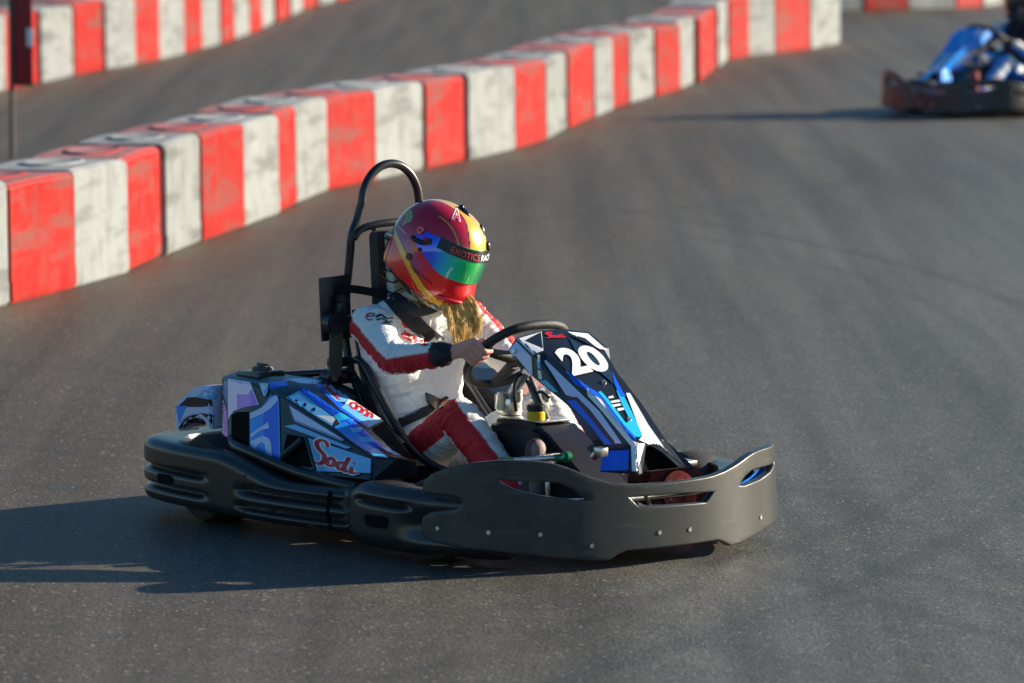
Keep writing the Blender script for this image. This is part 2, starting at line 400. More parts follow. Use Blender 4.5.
# ---- chassis, floor, wheels
bm = bmesh.new()
for sg in (-1, 1):
    add_tube(bm, cr([(-.80, .28*sg, .085), (-.3, .30*sg, .085), (.2, .27*sg, .075), (.55, .20*sg, .075), (.80, .18*sg, .09)], 6), .015, 10)
for x, w in ((-.78, .28), (-.35, .30), (.22, .27), (.62, .42)): add_tube(bm, [Vector((x, -w, .085)), Vector((x, w, .085))], .014, 10)
fin('chassis_frame', bm, M['red_frame'], kart)
prism('floor_tray', [(-.05, -.26), (.55, -.21), (.82, -.19), (.82, .19), (.55, .21), (-.05, .26)], .062, .068, M['darkmetal'], kart, 0, 'z')
def wheel(x, y, r, w, steer=0):
    c = Vector((x, y, r))
    bm = bmesh.new(); prof = [(.56, -.42), (.60, -.48), (.80, -.52), (.93, -.48), (1.0, -.36), (1.0, 0), (1.0, .36), (.93, .48), (.80, .52), (.60, .48), (.56, .42)]
    N = 40
    rg = [[bm.verts.new(Vector((r*a*math.cos(2*math.pi*k/N), w*b, r*a*math.sin(2*math.pi*k/N)))) for a, b in prof] for k in range(N)]
    for k in range(N):
        for j in range(len(prof)-1): bm.faces.new((rg[k][j], rg[k][j+1], rg[(k+1) % N][j+1], rg[(k+1) % N][j]))
    wh = empty('wheel', c, steer, kart)
    fin('tyre', bm, M['rubber'], wh)
    bm = bmesh.new(); add_cyl(bm, (0, -w*.40, 0), (0, w*.40, 0), r*.58, None, 32, .004); add_cyl(bm, (0, -w*.46, 0), (0, w*.46, 0), r*.2, None, 16, .003)
    for k in range(5):
        a = k*math.tau/5; add_cyl(bm, (r*.4*math.cos(a), -w*.43, r*.4*math.sin(a)), (r*.4*math.cos(a), w*.43, r*.4*math.sin(a)), r*.06, None, 8)
    fin('rim', bm, M['metal'], wh)
wheel(-.68, -.49, .137, .17); wheel(-.68, .49, .137, .17)
wheel(.43, -.48, .125, .12, R(10)); wheel(.43, .485, .125, .12, R(10))
cyl('rear_axle', (-.68, -.56, .137), (-.68, .56, .137), .018, M['metal'], kart)
tube('tie_rod', [(.40, -.40, .14), (.42, 0, .15), (.40, .40, .14)], .008, M['metal'], kart, 8)
tube('brake_hose', [(0.507, 0.33, 0.279), (0.477, 0.34, 0.291), (0.458, 0.34, 0.276), (0.488, 0.33, 0.265), (0.544, 0.33, 0.258)], .006, M['red'], kart, 8)
bm = bmesh.new()
add_tube(bm, [Vector((0.491, 0.36, 0.253)), Vector((0.542, 0.36, 0.24))], .009, 8); add_cyl(bm, (0.533, 0.36, 0.248), (0.533, 0.36, 0.227), .014)
fin('stub_axle', bm, M['metal'], kart)
box('front_brace', (0.542, 0.3, 0.232), (.05, .20, .022), M['metal'], kart, None, .008)

# ---- side pods
def pod(sg, name):
    Lb = [(-0.673, -0.5, 0.265), (-0.465, -0.54, 0.241), (-0.303, -0.54, 0.219), (-0.124, -0.54, 0.206), (0.139, -0.53, 0.214)]
    Ls = [(-0.72, -0.465, 0.447), (-0.541, -0.475, 0.444), (-0.357, -0.48, 0.414), (-0.115, -0.485, 0.344), (0.11, -0.5, 0.275)]
    Lr = [(-0.733, -0.39, 0.463), (-0.586, -0.4, 0.461), (-0.363, -0.41, 0.443), (-0.174, -0.41, 0.382), (0.129, -0.42, 0.268)]
    Lj = [(-0.804, -0.26, 0.455), (-0.676, -0.26, 0.456), (-0.452, -0.26, 0.45), (-0.148, -0.26, 0.349), (0.089, -0.32, 0.25)]
    Lk = [(p[0], p[1]+.02, .20) for p in Lj]
    bm = bmesh.new(); lines = []
    for l in (Lb, Ls, Lr, Lj, Lk):
        lines.append([bm.verts.new((x, y*sg*1.0 if sg > 0 else -y, z)) for x, y, z in l])
    for a in range(4):
        for i in range(4): bm.faces.new((lines[a][i], lines[a][i+1], lines[a+1][i+1], lines[a+1][i]))
    for e in (0, 4): bm.faces.new([l[e] for l in lines])
    bmesh.ops.recalc_face_normals(bm, faces=bm.faces)
    bmesh.ops.bevel(bm, geom=[e for e in bm.edges if len(e.link_faces) == 2], offset=.005, segments=2, affect='EDGES')
    bmesh.ops.triangulate(bm, faces=bm.faces[:]); return fin(name, bm, M['black'], kart, 20)
pr = pod(1, 'side_pod'); pl = pod(-1, 'side_pod')
bp = bvh_of(pr)
P_ = [
 ('slate', [(-0.5503,-0.6022,0.4744),(-0.5302,-0.5787,0.4667),(-0.5237,-0.5839,0.385),(-0.5366,-0.5934,0.4251),(-0.5479,-0.6002,0.4682)]),
 ('lavender', [(-0.5486,-0.6016,0.4651),(-0.5386,-0.5958,0.4251),(-0.522,-0.5853,0.3635),(-0.5161,-0.5901,0.2895),(-0.5436,-0.6236,0.2926)]),
 ('magenta', [(-0.5425,-0.6006,0.4251),(-0.522,-0.5853,0.3635),(-0.5139,-0.5879,0.2865),(-0.5392,-0.6192,0.2865)]),
 ('lilac', [(-0.5292,-0.5775,0.4667),(-0.4845,-0.524,0.4559),(-0.4743,-0.5164,0.4251),(-0.4613,-0.5069,0.385),(-0.4881,-0.541,0.3789),(-0.5086,-0.5683,0.3665),(-0.5151,-0.5789,0.3511),(-0.5181,-0.5845,0.3388)]),
 ('purple', [(-0.5069,-0.5577,0.4189),(-0.4951,-0.5434,0.4174),(-0.4855,-0.5312,0.4189),(-0.4799,-0.5218,0.4343),(-0.4633,-0.5093,0.385),(-0.4881,-0.541,0.3789),(-0.5031,-0.5608,0.3712)]),
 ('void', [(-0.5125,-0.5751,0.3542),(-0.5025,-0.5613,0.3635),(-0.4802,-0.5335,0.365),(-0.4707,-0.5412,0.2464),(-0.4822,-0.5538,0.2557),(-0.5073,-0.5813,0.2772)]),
 ('midblue', [(-0.4769,-0.5302,0.3604),(-0.455,-0.5001,0.3789),(-0.4421,-0.4787,0.4127),(-0.4288,-0.4615,0.4174),(-0.4236,-0.4578,0.4004),(-0.4057,-0.4663,0.2125),(-0.4676,-0.5377,0.2433)]),
 ('blue', [(-0.4479,-0.4899,0.3881),(-0.428,-0.4622,0.4066),(-0.4157,-0.4682,0.2772),(-0.4086,-0.47,0.2125),(-0.4327,-0.4942,0.2464),(-0.4503,-0.5039,0.3203)]),
 ('lavender', [(-0.4769,-0.5302,0.3604),(-0.4621,-0.5103,0.3696),(-0.4479,-0.4899,0.3881),(-0.4397,-0.4767,0.4066),(-0.4287,-0.4616,0.4158),(-0.4255,-0.4602,0.4004),(-0.4372,-0.4787,0.3758),(-0.4533,-0.5015,0.3573),(-0.4754,-0.5314,0.3419)]),
 ('lavender', [(-0.4708,-0.5332,0.2957),(-0.4396,-0.4887,0.3327),(-0.4362,-0.4875,0.3142),(-0.4531,-0.5096,0.3065),(-0.4698,-0.534,0.2834)]),
 ('lavender', [(-0.4688,-0.5368,0.2587),(-0.4681,-0.5334,0.2741),(-0.4479,-0.5059,0.2895),(-0.4358,-0.4917,0.2849),(-0.4286,-0.4856,0.268),(-0.423,-0.4862,0.2218),(-0.4349,-0.5004,0.2249),(-0.4398,-0.5005,0.2618),(-0.4464,-0.5071,0.2711),(-0.4554,-0.5197,0.2618),(-0.4564,-0.5229,0.2495)]),
 ('white', [(-0.4667,-0.5026,0.4528),(-0.4492,-0.4809,0.4528),(-0.4472,-0.4825,0.4281),(-0.4537,-0.4932,0.4112)]),
 ('lightblue', [(-0.457,-0.4945,0.4281),(-0.4485,-0.4815,0.4435),(-0.4472,-0.4825,0.4281),(-0.4516,-0.4909,0.4097)]),
 ('blue', [(-0.4485,-0.4795,0.4559),(-0.411,-0.4322,0.462),(-0.4114,-0.4358,0.4435),(-0.4438,-0.4773,0.4343)]),
 ('lightblue', [(-0.4106,-0.4405,0.4081),(-0.387,-0.4078,0.4297),(-0.3079,-0.3244,0.3419),(-0.3139,-0.3355,0.3203)]),
 ('white', [(-0.3478,-0.3718,0.3542),(-0.3124,-0.3288,0.3496),(-0.3079,-0.3244,0.3419),(-0.3165,-0.3374,0.328),(-0.3271,-0.3487,0.3388)]),
 ('maroon', [(-0.3093,-0.3272,0.3357),(-0.3023,-0.317,0.345),(-0.2976,-0.3128,0.3357),(-0.31,-0.3306,0.3203)]),
 ('blue', [(-0.3861,-0.4065,0.4312),(-0.376,-0.3928,0.4389),(-0.2997,-0.3111,0.3619),(-0.3081,-0.3242,0.345)]),
 ('void', [(-0.3925,-0.4192,0.402),(-0.3867,-0.412,0.402),(-0.3862,-0.4124,0.3958),(-0.3922,-0.4195,0.3973)]), ('void', [(-0.3741,-0.3983,0.3912),(-0.3704,-0.3933,0.3927),(-0.3685,-0.3928,0.3819),(-0.3733,-0.399,0.3804)]), ('void', [(-0.3572,-0.3801,0.3742),(-0.3517,-0.3726,0.3789),(-0.35,-0.372,0.3696),(-0.3544,-0.3784,0.3635)]),
 ('cyan', [(-0.3126,-0.3286,0.3527),(-0.2997,-0.3111,0.3619),(-0.2725,-0.2813,0.3388),(-0.2988,-0.3158,0.3265)]),
 ('blue', [(-0.2996,-0.3152,0.3357),(-0.2789,-0.2881,0.345),(-0.1945,-0.2011,0.2403),(-0.2301,-0.244,0.2464),(-0.2723,-0.2895,0.2865)]),
 ('midblue', [(-0.3098,-0.3308,0.3173),(-0.2898,-0.3032,0.3357),(-0.2289,-0.241,0.2557),(-0.2415,-0.2586,0.2433),(-0.2754,-0.2949,0.2772)]),
 ('lightblue', [(-0.2784,-0.2925,0.3142),(-0.2533,-0.2611,0.3173),(-0.2559,-0.2669,0.3019),(-0.2735,-0.2885,0.3019)]),
 ('lightblue', [(-0.2647,-0.2797,0.2895),(-0.2391,-0.2486,0.2865),(-0.2223,-0.2304,0.2711),(-0.2515,-0.2664,0.2711)]),
 ('cyan', [(-0.242,-0.2582,0.2495),(-0.2186,-0.2293,0.2495),(-0.195,-0.2047,0.2218),(-0.2247,-0.2404,0.2279)]),
 ('cyan', [(-0.2133,-0.2217,0.2557),(-0.1882,-0.1902,0.2587),(-0.1646,-0.1656,0.231),(-0.184,-0.1896,0.231)]),
 ('maroon', [(-0.2274,-0.2382,0.2618),(-0.2089,-0.2173,0.2495),(-0.1816,-0.1876,0.2249),(-0.1575,-0.1593,0.2156),(-0.1772,-0.1832,0.2187),(-0.2016,-0.2113,0.231)]),
 ('lightblue', [(-0.4151,-0.4368,0.4651),(-0.3552,-0.3618,0.4713),(-0.3391,-0.343,0.4651),(-0.3554,-0.3656,0.4497),(-0.3868,-0.4039,0.4528)]),
 ('blue', [(-0.3572,-0.3681,0.4482),(-0.3457,-0.3536,0.4497),(-0.2957,-0.3024,0.385),(-0.3025,-0.3128,0.3727)]),
 ('lightblue', [(-0.3474,-0.3562,0.4466),(-0.3225,-0.3245,0.4528),(-0.2877,-0.289,0.4066),(-0.2945,-0.2994,0.3943),(-0.3123,-0.3209,0.3973)]),
 ('white', [(-0.3305,-0.334,0.4543),(-0.3165,-0.3175,0.4497),(-0.216,-0.2115,0.3388),(-0.2387,-0.241,0.3296),(-0.294,-0.2998,0.3881),(-0.2877,-0.289,0.4066),(-0.3072,-0.309,0.4312)]),
 ('blue', [(-0.3045,-0.3152,0.3727),(-0.2938,-0.3,0.385),(-0.2377,-0.2418,0.3173),(-0.2433,-0.2492,0.3142)]),
 ('lightblue', [(-0.3011,-0.31,0.3789),(-0.2904,-0.2948,0.3912),(-0.238,-0.2376,0.345),(-0.2159,-0.2116,0.3373),(-0.2396,-0.2442,0.3173)]),
 ('slate', [(-0.404,-0.4359,0.3866),(-0.2852,-0.307,0.2772),(-0.2927,-0.3168,0.2741),(-0.3891,-0.426,0.3342)]), ('lavender', [(-0.4017,-0.4337,0.3819),(-0.2892,-0.3117,0.2788),(-0.3875,-0.4233,0.3388)]),
 ('lightblue', [(-0.4075,-0.451,0.3203),(-0.3864,-0.4242,0.325),(-0.2716,-0.294,0.2541),(-0.2811,-0.3062,0.251)]),
 ('void', [(-0.2355,-0.2396,0.3142),(-0.2137,-0.2094,0.3342),(-0.1458,-0.1449,0.2156),(-0.1641,-0.166,0.2249),(-0.1911,-0.1958,0.2464)]),  # no opening: shadow of driver and seat, painted as a dark patch
 ('lightblue', [(-0.3578,-0.3956,0.2834),(-0.2298,-0.2482,0.2187),(-0.2274,-0.2522,0.1756),(-0.3341,-0.3829,0.1817)]),
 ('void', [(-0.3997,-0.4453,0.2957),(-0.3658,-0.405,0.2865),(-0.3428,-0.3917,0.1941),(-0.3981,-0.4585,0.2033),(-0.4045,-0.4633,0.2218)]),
]
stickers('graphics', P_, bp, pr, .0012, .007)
bm = bmesh.new(); add_tube(bm, [Vector((-0.277, -0.555, 0.245)), Vector((-0.215, -0.525, 0.301))], .012, 8)
fin('intake_strut', bm, M['frame'], pr)
bm = bmesh.new(); add_tube(bm, [Vector((-0.187, -0.53, 0.31)), Vector((-0.102, -0.56, 0.222))], .006, 8)
fin('intake_edge', bm, M['frame'], pr)
# lettering, brush script: white edge under red strokes
SODI = [[(.27,.80,.9),(.22,.97,1.1),(.10,1.0,1.2),(.03,.86,1.2),(.10,.66,1.2),(.22,.50,1.3),(.24,.28,1.3),(.14,.14,1.2),(.01,.18,.8)],
        [(.38,.46,1),(.31,.34,1.1),(.33,.18,1.1),(.42,.18,1.1),(.46,.34,1.1),(.40,.47,1),(.34,.40,.8)],
        [(.67,.36,1),(.58,.38,1),(.53,.24,1.1),(.58,.11,1.1),(.66,.20,1.1),(.75,.62,1.1),(.69,.30,1.1),(.70,.10,1.1),(.78,.12,.8)],
        [(.84,.30,1.1),(.83,.10,1.2),(.90,.10,.9),(1.0,.16,.5)], [(.855,.44,1.2),(.885,.47,1.2)]]
def script_items(o, u, v, edge=True):
    it = []
    if edge: it.append(('white', place(ribbon2d(SODI, .15), o, u, v)))
    it.append(('red', place(ribbon2d(SODI, .085), o, u, v))); return it
stickers('lettering', script_items((-0.3441, -0.3927, 0.1971), (-0.2507, -0.283, 0.1633), (-0.3419, -0.3765, 0.2803)), bp, pr, .0088, .006, .0006)
stickers('lettering', script_items((-0.3449, -0.3542, 0.4405), (-0.3045, -0.3112, 0.3973), (-0.3372, -0.3405, 0.4651), False), bp, pr, .0088, .006)
CUR = [[(.02,.3,.8),(.0,.75,1),(.18,.95,1),(.26,.6,1),(.16,.25,1),(.05,.4,.8)], [(.30,.35,.8),(.28,.75,1),(.42,.95,1),(.52,.6,1),(.44,.25,1)],
       [(.56,.35,.8),(.56,.75,1),(.68,.95,1),(.78,.6,1),(.70,.25,1)], [(.82,.3,.8),(.82,.8,1),(.95,.9,1),(1,.5,1)]]
stickers('lettering', [('red', place(ribbon2d(CUR, .12), (-0.2872, -0.2934, 0.3758), (-0.2431, -0.2454, 0.3357), (-0.2792, -0.28, 0.3973)))], bp, pr, .0088, .006)
# tank cover and filler cap on top of the pod
bm = bmesh.new(); add_box(bm, (-.640, -.37, .447), (.13, .11, .045), Matrix.Rotation(R(-3), 3, 'Y'), .014)
fin('tank_cover', bm, M['plastic'], kart)
cc = Vector((-.64, -.362, .469)); bm = bmesh.new(); add_cyl(bm, cc, cc+Vector((0, 0, .012)), .036, .033, 28, .003); add_cyl(bm, cc, cc+Vector((0, 0, .021)), .016, .014, 16, .002)
add_box(bm, cc+Vector((0, 0, .018)), (.05, .01, .008), None, .002)
fin('filler_cap', bm, M['darkmetal'], kart)
# rear mudguard
fen = [(-0.915, 0.262), (-0.92, 0.345), (-0.89, 0.365), (-0.83, 0.402), (-0.77, 0.42), (-0.725, 0.42), (-0.72, 0.285), (-0.735, 0.282), (-0.76, 0.308), (-0.8, 0.316), (-0.84, 0.308), (-0.875, 0.29), (-0.895, 0.262)]
fd = prism('rear_mudguard', fen, -.505, -.40, M['lavender'], kart, .008)
bf = bvh_of(fd)
stickers('graphics', [('black', [(-0.635,-0.7209,0.3881),(-0.6209,-0.7005,0.4066),(-0.588,-0.6594,0.4097),(-0.5541,-0.619,0.4004),(-0.5507,-0.6178,0.3819),(-0.5758,-0.6493,0.3789),(-0.6343,-0.7215,0.3789)]), ('black', [(-0.615,-0.7092,0.308),(-0.6019,-0.688,0.3388),(-0.5894,-0.6702,0.3542),(-0.5704,-0.6457,0.3604),(-0.5466,-0.6172,0.3542),(-0.5414,-0.6214,0.2895),(-0.5597,-0.6385,0.3234),(-0.5799,-0.6619,0.3327),(-0.5984,-0.6868,0.3203),(-0.6084,-0.7026,0.2988)]), ('lavender', [(-0.6226,-0.7071,0.3789),(-0.5599,-0.6304,0.3742),(-0.5517,-0.621,0.3696),(-0.5507,-0.6218,0.3573),(-0.5746,-0.6503,0.3635),(-0.5916,-0.6724,0.3573),(-0.6021,-0.6878,0.3419),(-0.6152,-0.709,0.3111),(-0.6203,-0.7148,0.3142)]), ('midblue', [(-0.6228,-0.7069,0.3819),(-0.6014,-0.6804,0.3819),(-0.6126,-0.7032,0.3265),(-0.6196,-0.7134,0.3173)]),
                      ('lightblue', [(-0.5861,-0.6569,0.4097),(-0.5705,-0.6337,0.4343),(-0.5481,-0.604,0.4466),(-0.5447,-0.6068,0.4035),(-0.558,-0.6239,0.4004)]), ('white', [(-0.5715,-0.6369,0.422),(-0.5474,-0.6046,0.4374),(-0.5461,-0.6056,0.422),(-0.5727,-0.6399,0.4127)])], bf, fd, .002, .012)

# ---- engine behind the seat, cables, seat frame and roll hoop
eng = empty('engine', (-.55, -.12, .12), 0, kart)
bm = bmesh.new(); add_box(bm, (0, 0, .07), (.26, .22, .16), None, .02)
for k in range(7): add_box(bm, (0, 0, .165+k*.017), (.19, .19, .007), None, .002)
add_cyl(bm, (0, .0, .16), (0, 0, .285), .075, None, 24)
fin('engine_block', bm, M['darkmetal'], eng)
cyl('exhaust', (-.12, .16, .10), (-.30, .16, .10), .045, M['metal'], eng, None, 24, .008)
tube('air_hose', [(.02, -.06, .28), (.08, -.10, .30), (.14, -.04, .26), (.13, .05, .2)], .022, M['frame'], eng, 10)
bm = bmesh.new()
add_tube(bm, cr([(-0.696, -0.3, 0.444), (-0.567, -0.27, 0.456), (-0.442, -0.16, 0.469)], 5), .011, 10)
add_tube(bm, cr([(-0.661, -0.24, 0.415), (-0.503, -0.22, 0.443), (-0.416, -0.16, 0.452)], 5), .008, 10)
add_tube(bm, cr([(-0.421, -0.16, 0.449), (-0.328, -0.18, 0.389), (-0.206, -0.2, 0.314), (-0.099, -0.22, 0.27)], 5), .011, 10)
add_tube(bm, cr([(-.46, -.155, .34), (-.62, -.16, .16), (-.68, -.17, .1)], 5), .012, 10)
add_tube(bm, cr([(-.46, .155, .40), (-.62, .16, .2), (-.68, .17, .1)], 5), .012, 10)
fin('seat_stay', bm, M['frame'], kart)
HX = -.45
hoop_r = [(-.26, -.175, .085), (-0.364, -0.165, 0.306), (-0.387, -0.163, 0.382), (-0.445, -0.158, 0.465), (-0.482, -0.155, 0.579), (-0.479, -0.155, 0.689), (-0.461, -0.152, 0.832), (-0.455, -0.15, 0.892), (-0.456, -0.128, 0.941), (-0.453, -0.118, 0.978)]
arc = [(HX, .114*math.sin(a), .985+.128*math.cos(a)) for a in np.linspace(-1.5, 1.5, 11)]
hoop = hoop_r + arc + [(x, -y, z) for x, y, z in hoop_r[::-1]]
tube('roll_hoop', hoop, .0135, M['frame'], kart, 14, 5)
tube('hoop_brace', [(HX-.002, -.145, .885), (HX+.005, -.12, .912), (HX+.015, -.07, .925), (HX+.02, 0, .930), (HX+.015, .07, .925), (HX+.005, .12, .912), (HX-.002, .145, .885)], .0125, M['frame'], kart, 12)
tube('hoop_brace', [(HX, -.155, .50), (HX-.01, 0, .50), (HX, .155, .50)], .011, M['frame'], kart, 10)
# uprights that carry the head pad
for sg in (-1, 1): tube('pad_upright', [(HX+.015, .075*sg, .915), (HX+.02, .078*sg, .80), (HX+.02, .078*sg, .52)], .009, M['frame'], kart, 10)
bm = bmesh.new(); add_box(bm, (HX+.05, -.042, .775), (.05, .13, .27), Matrix.Rotation(R(-4), 3, 'Y'), .022)
fin('head_pad', bm, M['brownpad'], kart)
bm = bmesh.new(); add_box(bm, (HX+.10, -.022, .775), (.045, .125, .27), Matrix.Rotation(R(-4), 3, 'Y'), .018)
hp = fin('pad_cover', bm, M['pad'], kart)
bm = bmesh.new()
for k in range(7):
    z = .69+k*.032; add_tube(bm, [Vector((HX+.08, -.087, z+.008)), Vector((HX+.10, -.0875, z)), Vector((HX+.124, -.083, z-.004)), Vector((HX+.127, -.057, z+.01)), Vector((HX+.127, -.007, z-.008))], .0025, 6)
fin('lacing', bm, M['black'], hp)
# belt reel bracket left of the hoop
br = box('reel_bracket', (HX-.005, -.215, .67), (.012, .115, .20), M['frame'], kart, Matrix.Rotation(R(3), 3, 'X'), .004)
rl = bmesh.new(); add_cyl(rl, (HX+.005, -.25, .625), (HX+.05, -.25, .625), .033, None, 20, .004); add_box(rl, (HX+.02, -.21, .625), (.05, .06, .05), None, .012); add_cyl(rl, (HX+.012, -.215, .70), (HX+.035, -.215, .70), .016, None, 12, .003)
add_box(rl, (HX+.02, -.215, .665), (.03, .03, .05), None, .006)
fin('belt_reel', rl, M['frame'], br)
bm = bmesh.new(); add_box(bm, (HX+.028, -.238, .545), (.006, .05, .17), Matrix.Rotation(R(-2), 3, 'X'), .001)
fin('hanging_webbing', bm, M['webbing'], br)
bm = bmesh.new()
for k, (px, py) in enumerate(((0, 0), (0, .045))):
    add_cyl(bm, (HX-.02, -.245+py, .455), (HX+.03, -.245+py, .455), .026, .022, 18, .004)
add_box(bm, (HX, -.20, .45), (.05, .10, .035), None, .006); add_box(bm, (HX, -.20, .50), (.03, .085, .03), None, .006)
fin('belt_anchor', bm, M['frame'], kart)
bm = bmesh.new(); add_cyl(bm, (HX+.03, -.20, .455), (HX+.036, -.20, .455), .009, None, 10); add_cyl(bm, (HX+.03, -.245, .455), (HX+.035, -.245, .455), .012, None, 14)
fin('anchor_bolt', bm, M['metal'], kart)

# ---- seat shell
bm = bmesh.new()
cs = [(-.455, .66, .15, .0), (-.43, .56, .17, .02), (-.40, .45, .19, .05), (-.36, .33, .20, .09), (-.30, .21, .21, .11), (-.22, .12, .21, .11), (-.10, .095, .205, .10), (0, .115, .19, .09), (.05, .14, .18, .07)]
rows = []
pts = cr([(a, b, 0) for a, b, *_ in cs], 5); W = cr([(c, d, 0) for *_, c, d in cs], 5)
for i, (p, w) in enumerate(zip(pts, W)):
    t = (pts[min(i+1, len(pts)-1)]-pts[max(i-1, 0)]).normalized(); nx, nz = -t.y, t.x
    if nx*1 + nz*1 < 0: nx, nz = -nx, -nz
    row = []
    for k in range(-10, 11):
        u = k/10; lift = w.y*abs(u)**3.2*1.15
        row.append(bm.verts.new((p.x+nx*lift, w.x*math.copysign(min(1, abs(u)*1.12), u), p.y+nz*lift)))
    rows.append(row)
for i in range(len(rows)-1):
    for k in range(20): bm.faces.new((rows[i][k], rows[i][k+1], rows[i+1][k+1], rows[i+1][k]))
bmesh.ops.recalc_face_normals(bm, faces=bm.faces); bmesh.ops.solidify(bm, geom=bm.faces[:], thickness=.008)
seat = fin('seat', bm, M['plastic'], kart, 50)
tube('seat_rim', [(-0.396, -0.175, 0.511), (-0.342, -0.185, 0.495), (-0.269, -0.19, 0.423), (-0.198, -0.19, 0.345), (-0.121, -0.195, 0.281), (-0.045, -0.2, 0.242), (0.035, -0.2, 0.216), (0.153, -0.2, 0.2)], .013, M['frame'], kart, 12, 6)
tube('seat_rim', [(-.40, .17, .50), (-.30, .19, .42), (-.2, .195, .33), (-.1, .20, .24), (.0, .20, .19)], .012, M['frame'], kart, 10, 5)

# ---- steering and the console between the legs
st = empty('steering_wheel', (.178, 0, .566), 0, kart)
ud = Vector((.76, 0, .65)); yd = Vector((0, 1, 0)); nd = Vector((-.65, 0, .76))
ring = []
for k in range(48):
    a = k*math.tau/48; rr = .163*(1-.10*max(0, math.sin(a))**6)
    ring.append(yd*math.cos(a)*rr+ud*math.sin(a)*rr)
bm = bmesh.new(); add_tube(bm, ring, .0145, 14, True); fin('rim', bm, M['grip'], st, 60)
bm = bmesh.new(); add_cyl(bm, nd*-.03, nd*-.008, .045, .04, 24, .004)
for a in (R(12), R(168), R(-90)): add_tube(bm, [yd*math.cos(a)*.03+ud*math.sin(a)*.03-nd*.02, yd*math.cos(a)*.10+ud*math.sin(a)*.10-nd*.012, yd*math.cos(a)*.155+ud*math.sin(a)*.155], [.020, .015, .013], 10)
fin('spoke', bm, M['grip'], st)
cyl('steering_column', (.20, 0, .55), (.47, 0, .16), .014, M['darkmetal'], kart)
cyl('column_bracket', (0.19, -0.03, 0.44), (0.267, -0.03, 0.517), .017, M['metal'], kart, .013)
con = [(.12, .085), (.13, .31), (.15, .368), (.36, .368), (.40, .355), (.66, .18), (.70, .085)]
tank = prism('fuel_tank', con, -.085, .085, M['plastic'], kart, .018)
box('tank_plate', (.27, 0, .374), (.20, .12, .008), M['metal'], kart, None, .003)
bm = bmesh.new(); add_box(bm, (0.18, -0.03, 0.405), (.075, .05, .055), None, .012); add_cyl(bm, (0.171, -0.05, 0.393), (0.171, -0.05, 0.448), .022, None, 18, .005)
add_cyl(bm, (0.206, -0.02, 0.419), (0.206, -0.02, 0.462), .018, None, 18, .004); add_box(bm, (0.268, 0.02, 0.412), (.05, .04, .04), None, .008)
add_cyl(bm, (0.285, 0.03, 0.422), (0.285, 0.03, 0.447), .014, None, 16, .003)
fin('brake_cylinder', bm, M['metal'], kart)
rs = cyl('fluid_reservoir', (0.335, -0.05, 0.377), (0.335, -0.05, 0.405), .028, M['yellow'], kart, None, 24, .003)
cyl('reservoir_cap', (0.335, -0.05, 0.405), (0.335, -0.05, 0.425), .029, M['black'], rs, None, 24, .003)
tube('hose', [(0.251, -0.06, 0.398), (0.254, -0.07, 0.448), (0.251, -0.06, 0.493), (0.255, -0.04, 0.51), (0.255, -0.02, 0.49)], .0055, M['frame'], kart, 8)
tube('hose', [(0.254, 0.0, 0.434), (0.293, -0.0, 0.456), (0.316, 0.02, 0.438)], .005, M['frame'], kart, 8)
bm = bmesh.new()
ra, rb = Vector((0.56, -0.36, 0.299)), Vector((0.586, -0.14, 0.296))
rod = cyl('pedal_rod', ra, rb, .0085, M['metal'], kart, None, 14)
bm = bmesh.new(); add_cyl(bm, ra-(rb-ra)*.03, ra+(rb-ra)*.16, .013, .0095, 16, .002); fin('end_cap', bm, M['green'], rod); bm = bmesh.new(); add_cyl(bm, rb-(rb-ra)*.20, rb, .0105, .013, 16, .002); add_cyl(bm, rb-(rb-ra)*.02, rb+(rb-ra)*.07, .0165, None, 18, .003)
fin('end_cap', bm, M['green'], rod)
for sg in (-1, 1):
    bm = bmesh.new(); add_tube(bm, cr([(.50, .13*sg, .10), (.50, .14*sg, .20), (.49, .12*sg, .27)], 4), .009, 8); add_box(bm, (.485, .12*sg, .28), (.02, .07, .03), None, .004); fin('pedal', bm, M['metal'], kart)
bm = bmesh.new(); add_box(bm, (0.784, -0.17, 0.333), (.035, .03, .028), None, .006); add_tube(bm, [Vector((0.752, -0.17, 0.315)), Vector((0.775, -0.17, 0.332))], .012, 10)
fin('pod_clip', bm, M['metal'], kart)

# ---- nose fairing with the number plate
Rr = [(.347, .04, .65), (.453, .111, .60), (.56, .088, .529), (.684, .075, .452), (.813, .060, .355), (.885, .112, .275)]
Sh = [(.355, .144, .635), (.443, .145, .595)]
Fl = [(0.333, -0.158, 0.595), (0.444, -0.152, 0.525), (0.537, -0.115, 0.467), (0.654, -0.1, 0.39), (0.71, -0.092, 0.337), (0.738, -0.135, 0.269)]
bm = bmesh.new(); V = {}
for sg in (-1, 1):
    for i, (x, a, z) in enumerate(Rr): V['r', i, sg] = bm.verts.new((x, a*sg, z))
    for i, (x, a, z) in enumerate(Sh): V['s', i, sg] = bm.verts.new((x, a*sg, z))
    for i, (x, y, z) in enumerate(Fl): V['f', i, sg] = bm.verts.new((x, abs(y)*sg*(1 if sg < 0 else (1, 1, .78, .72, .5, .72)[i]), z))
    V['g', 0, sg] = bm.verts.new((.875, .088*sg, .272)); V['g', 1, sg] = bm.verts.new((.818, .024*sg, .346))
mid = [bm.verts.new((x, 0, z+.001)) for x, z in ((.347, .648), (.453, .598), (.56, .527), (.684, .450), (.813, .353))]
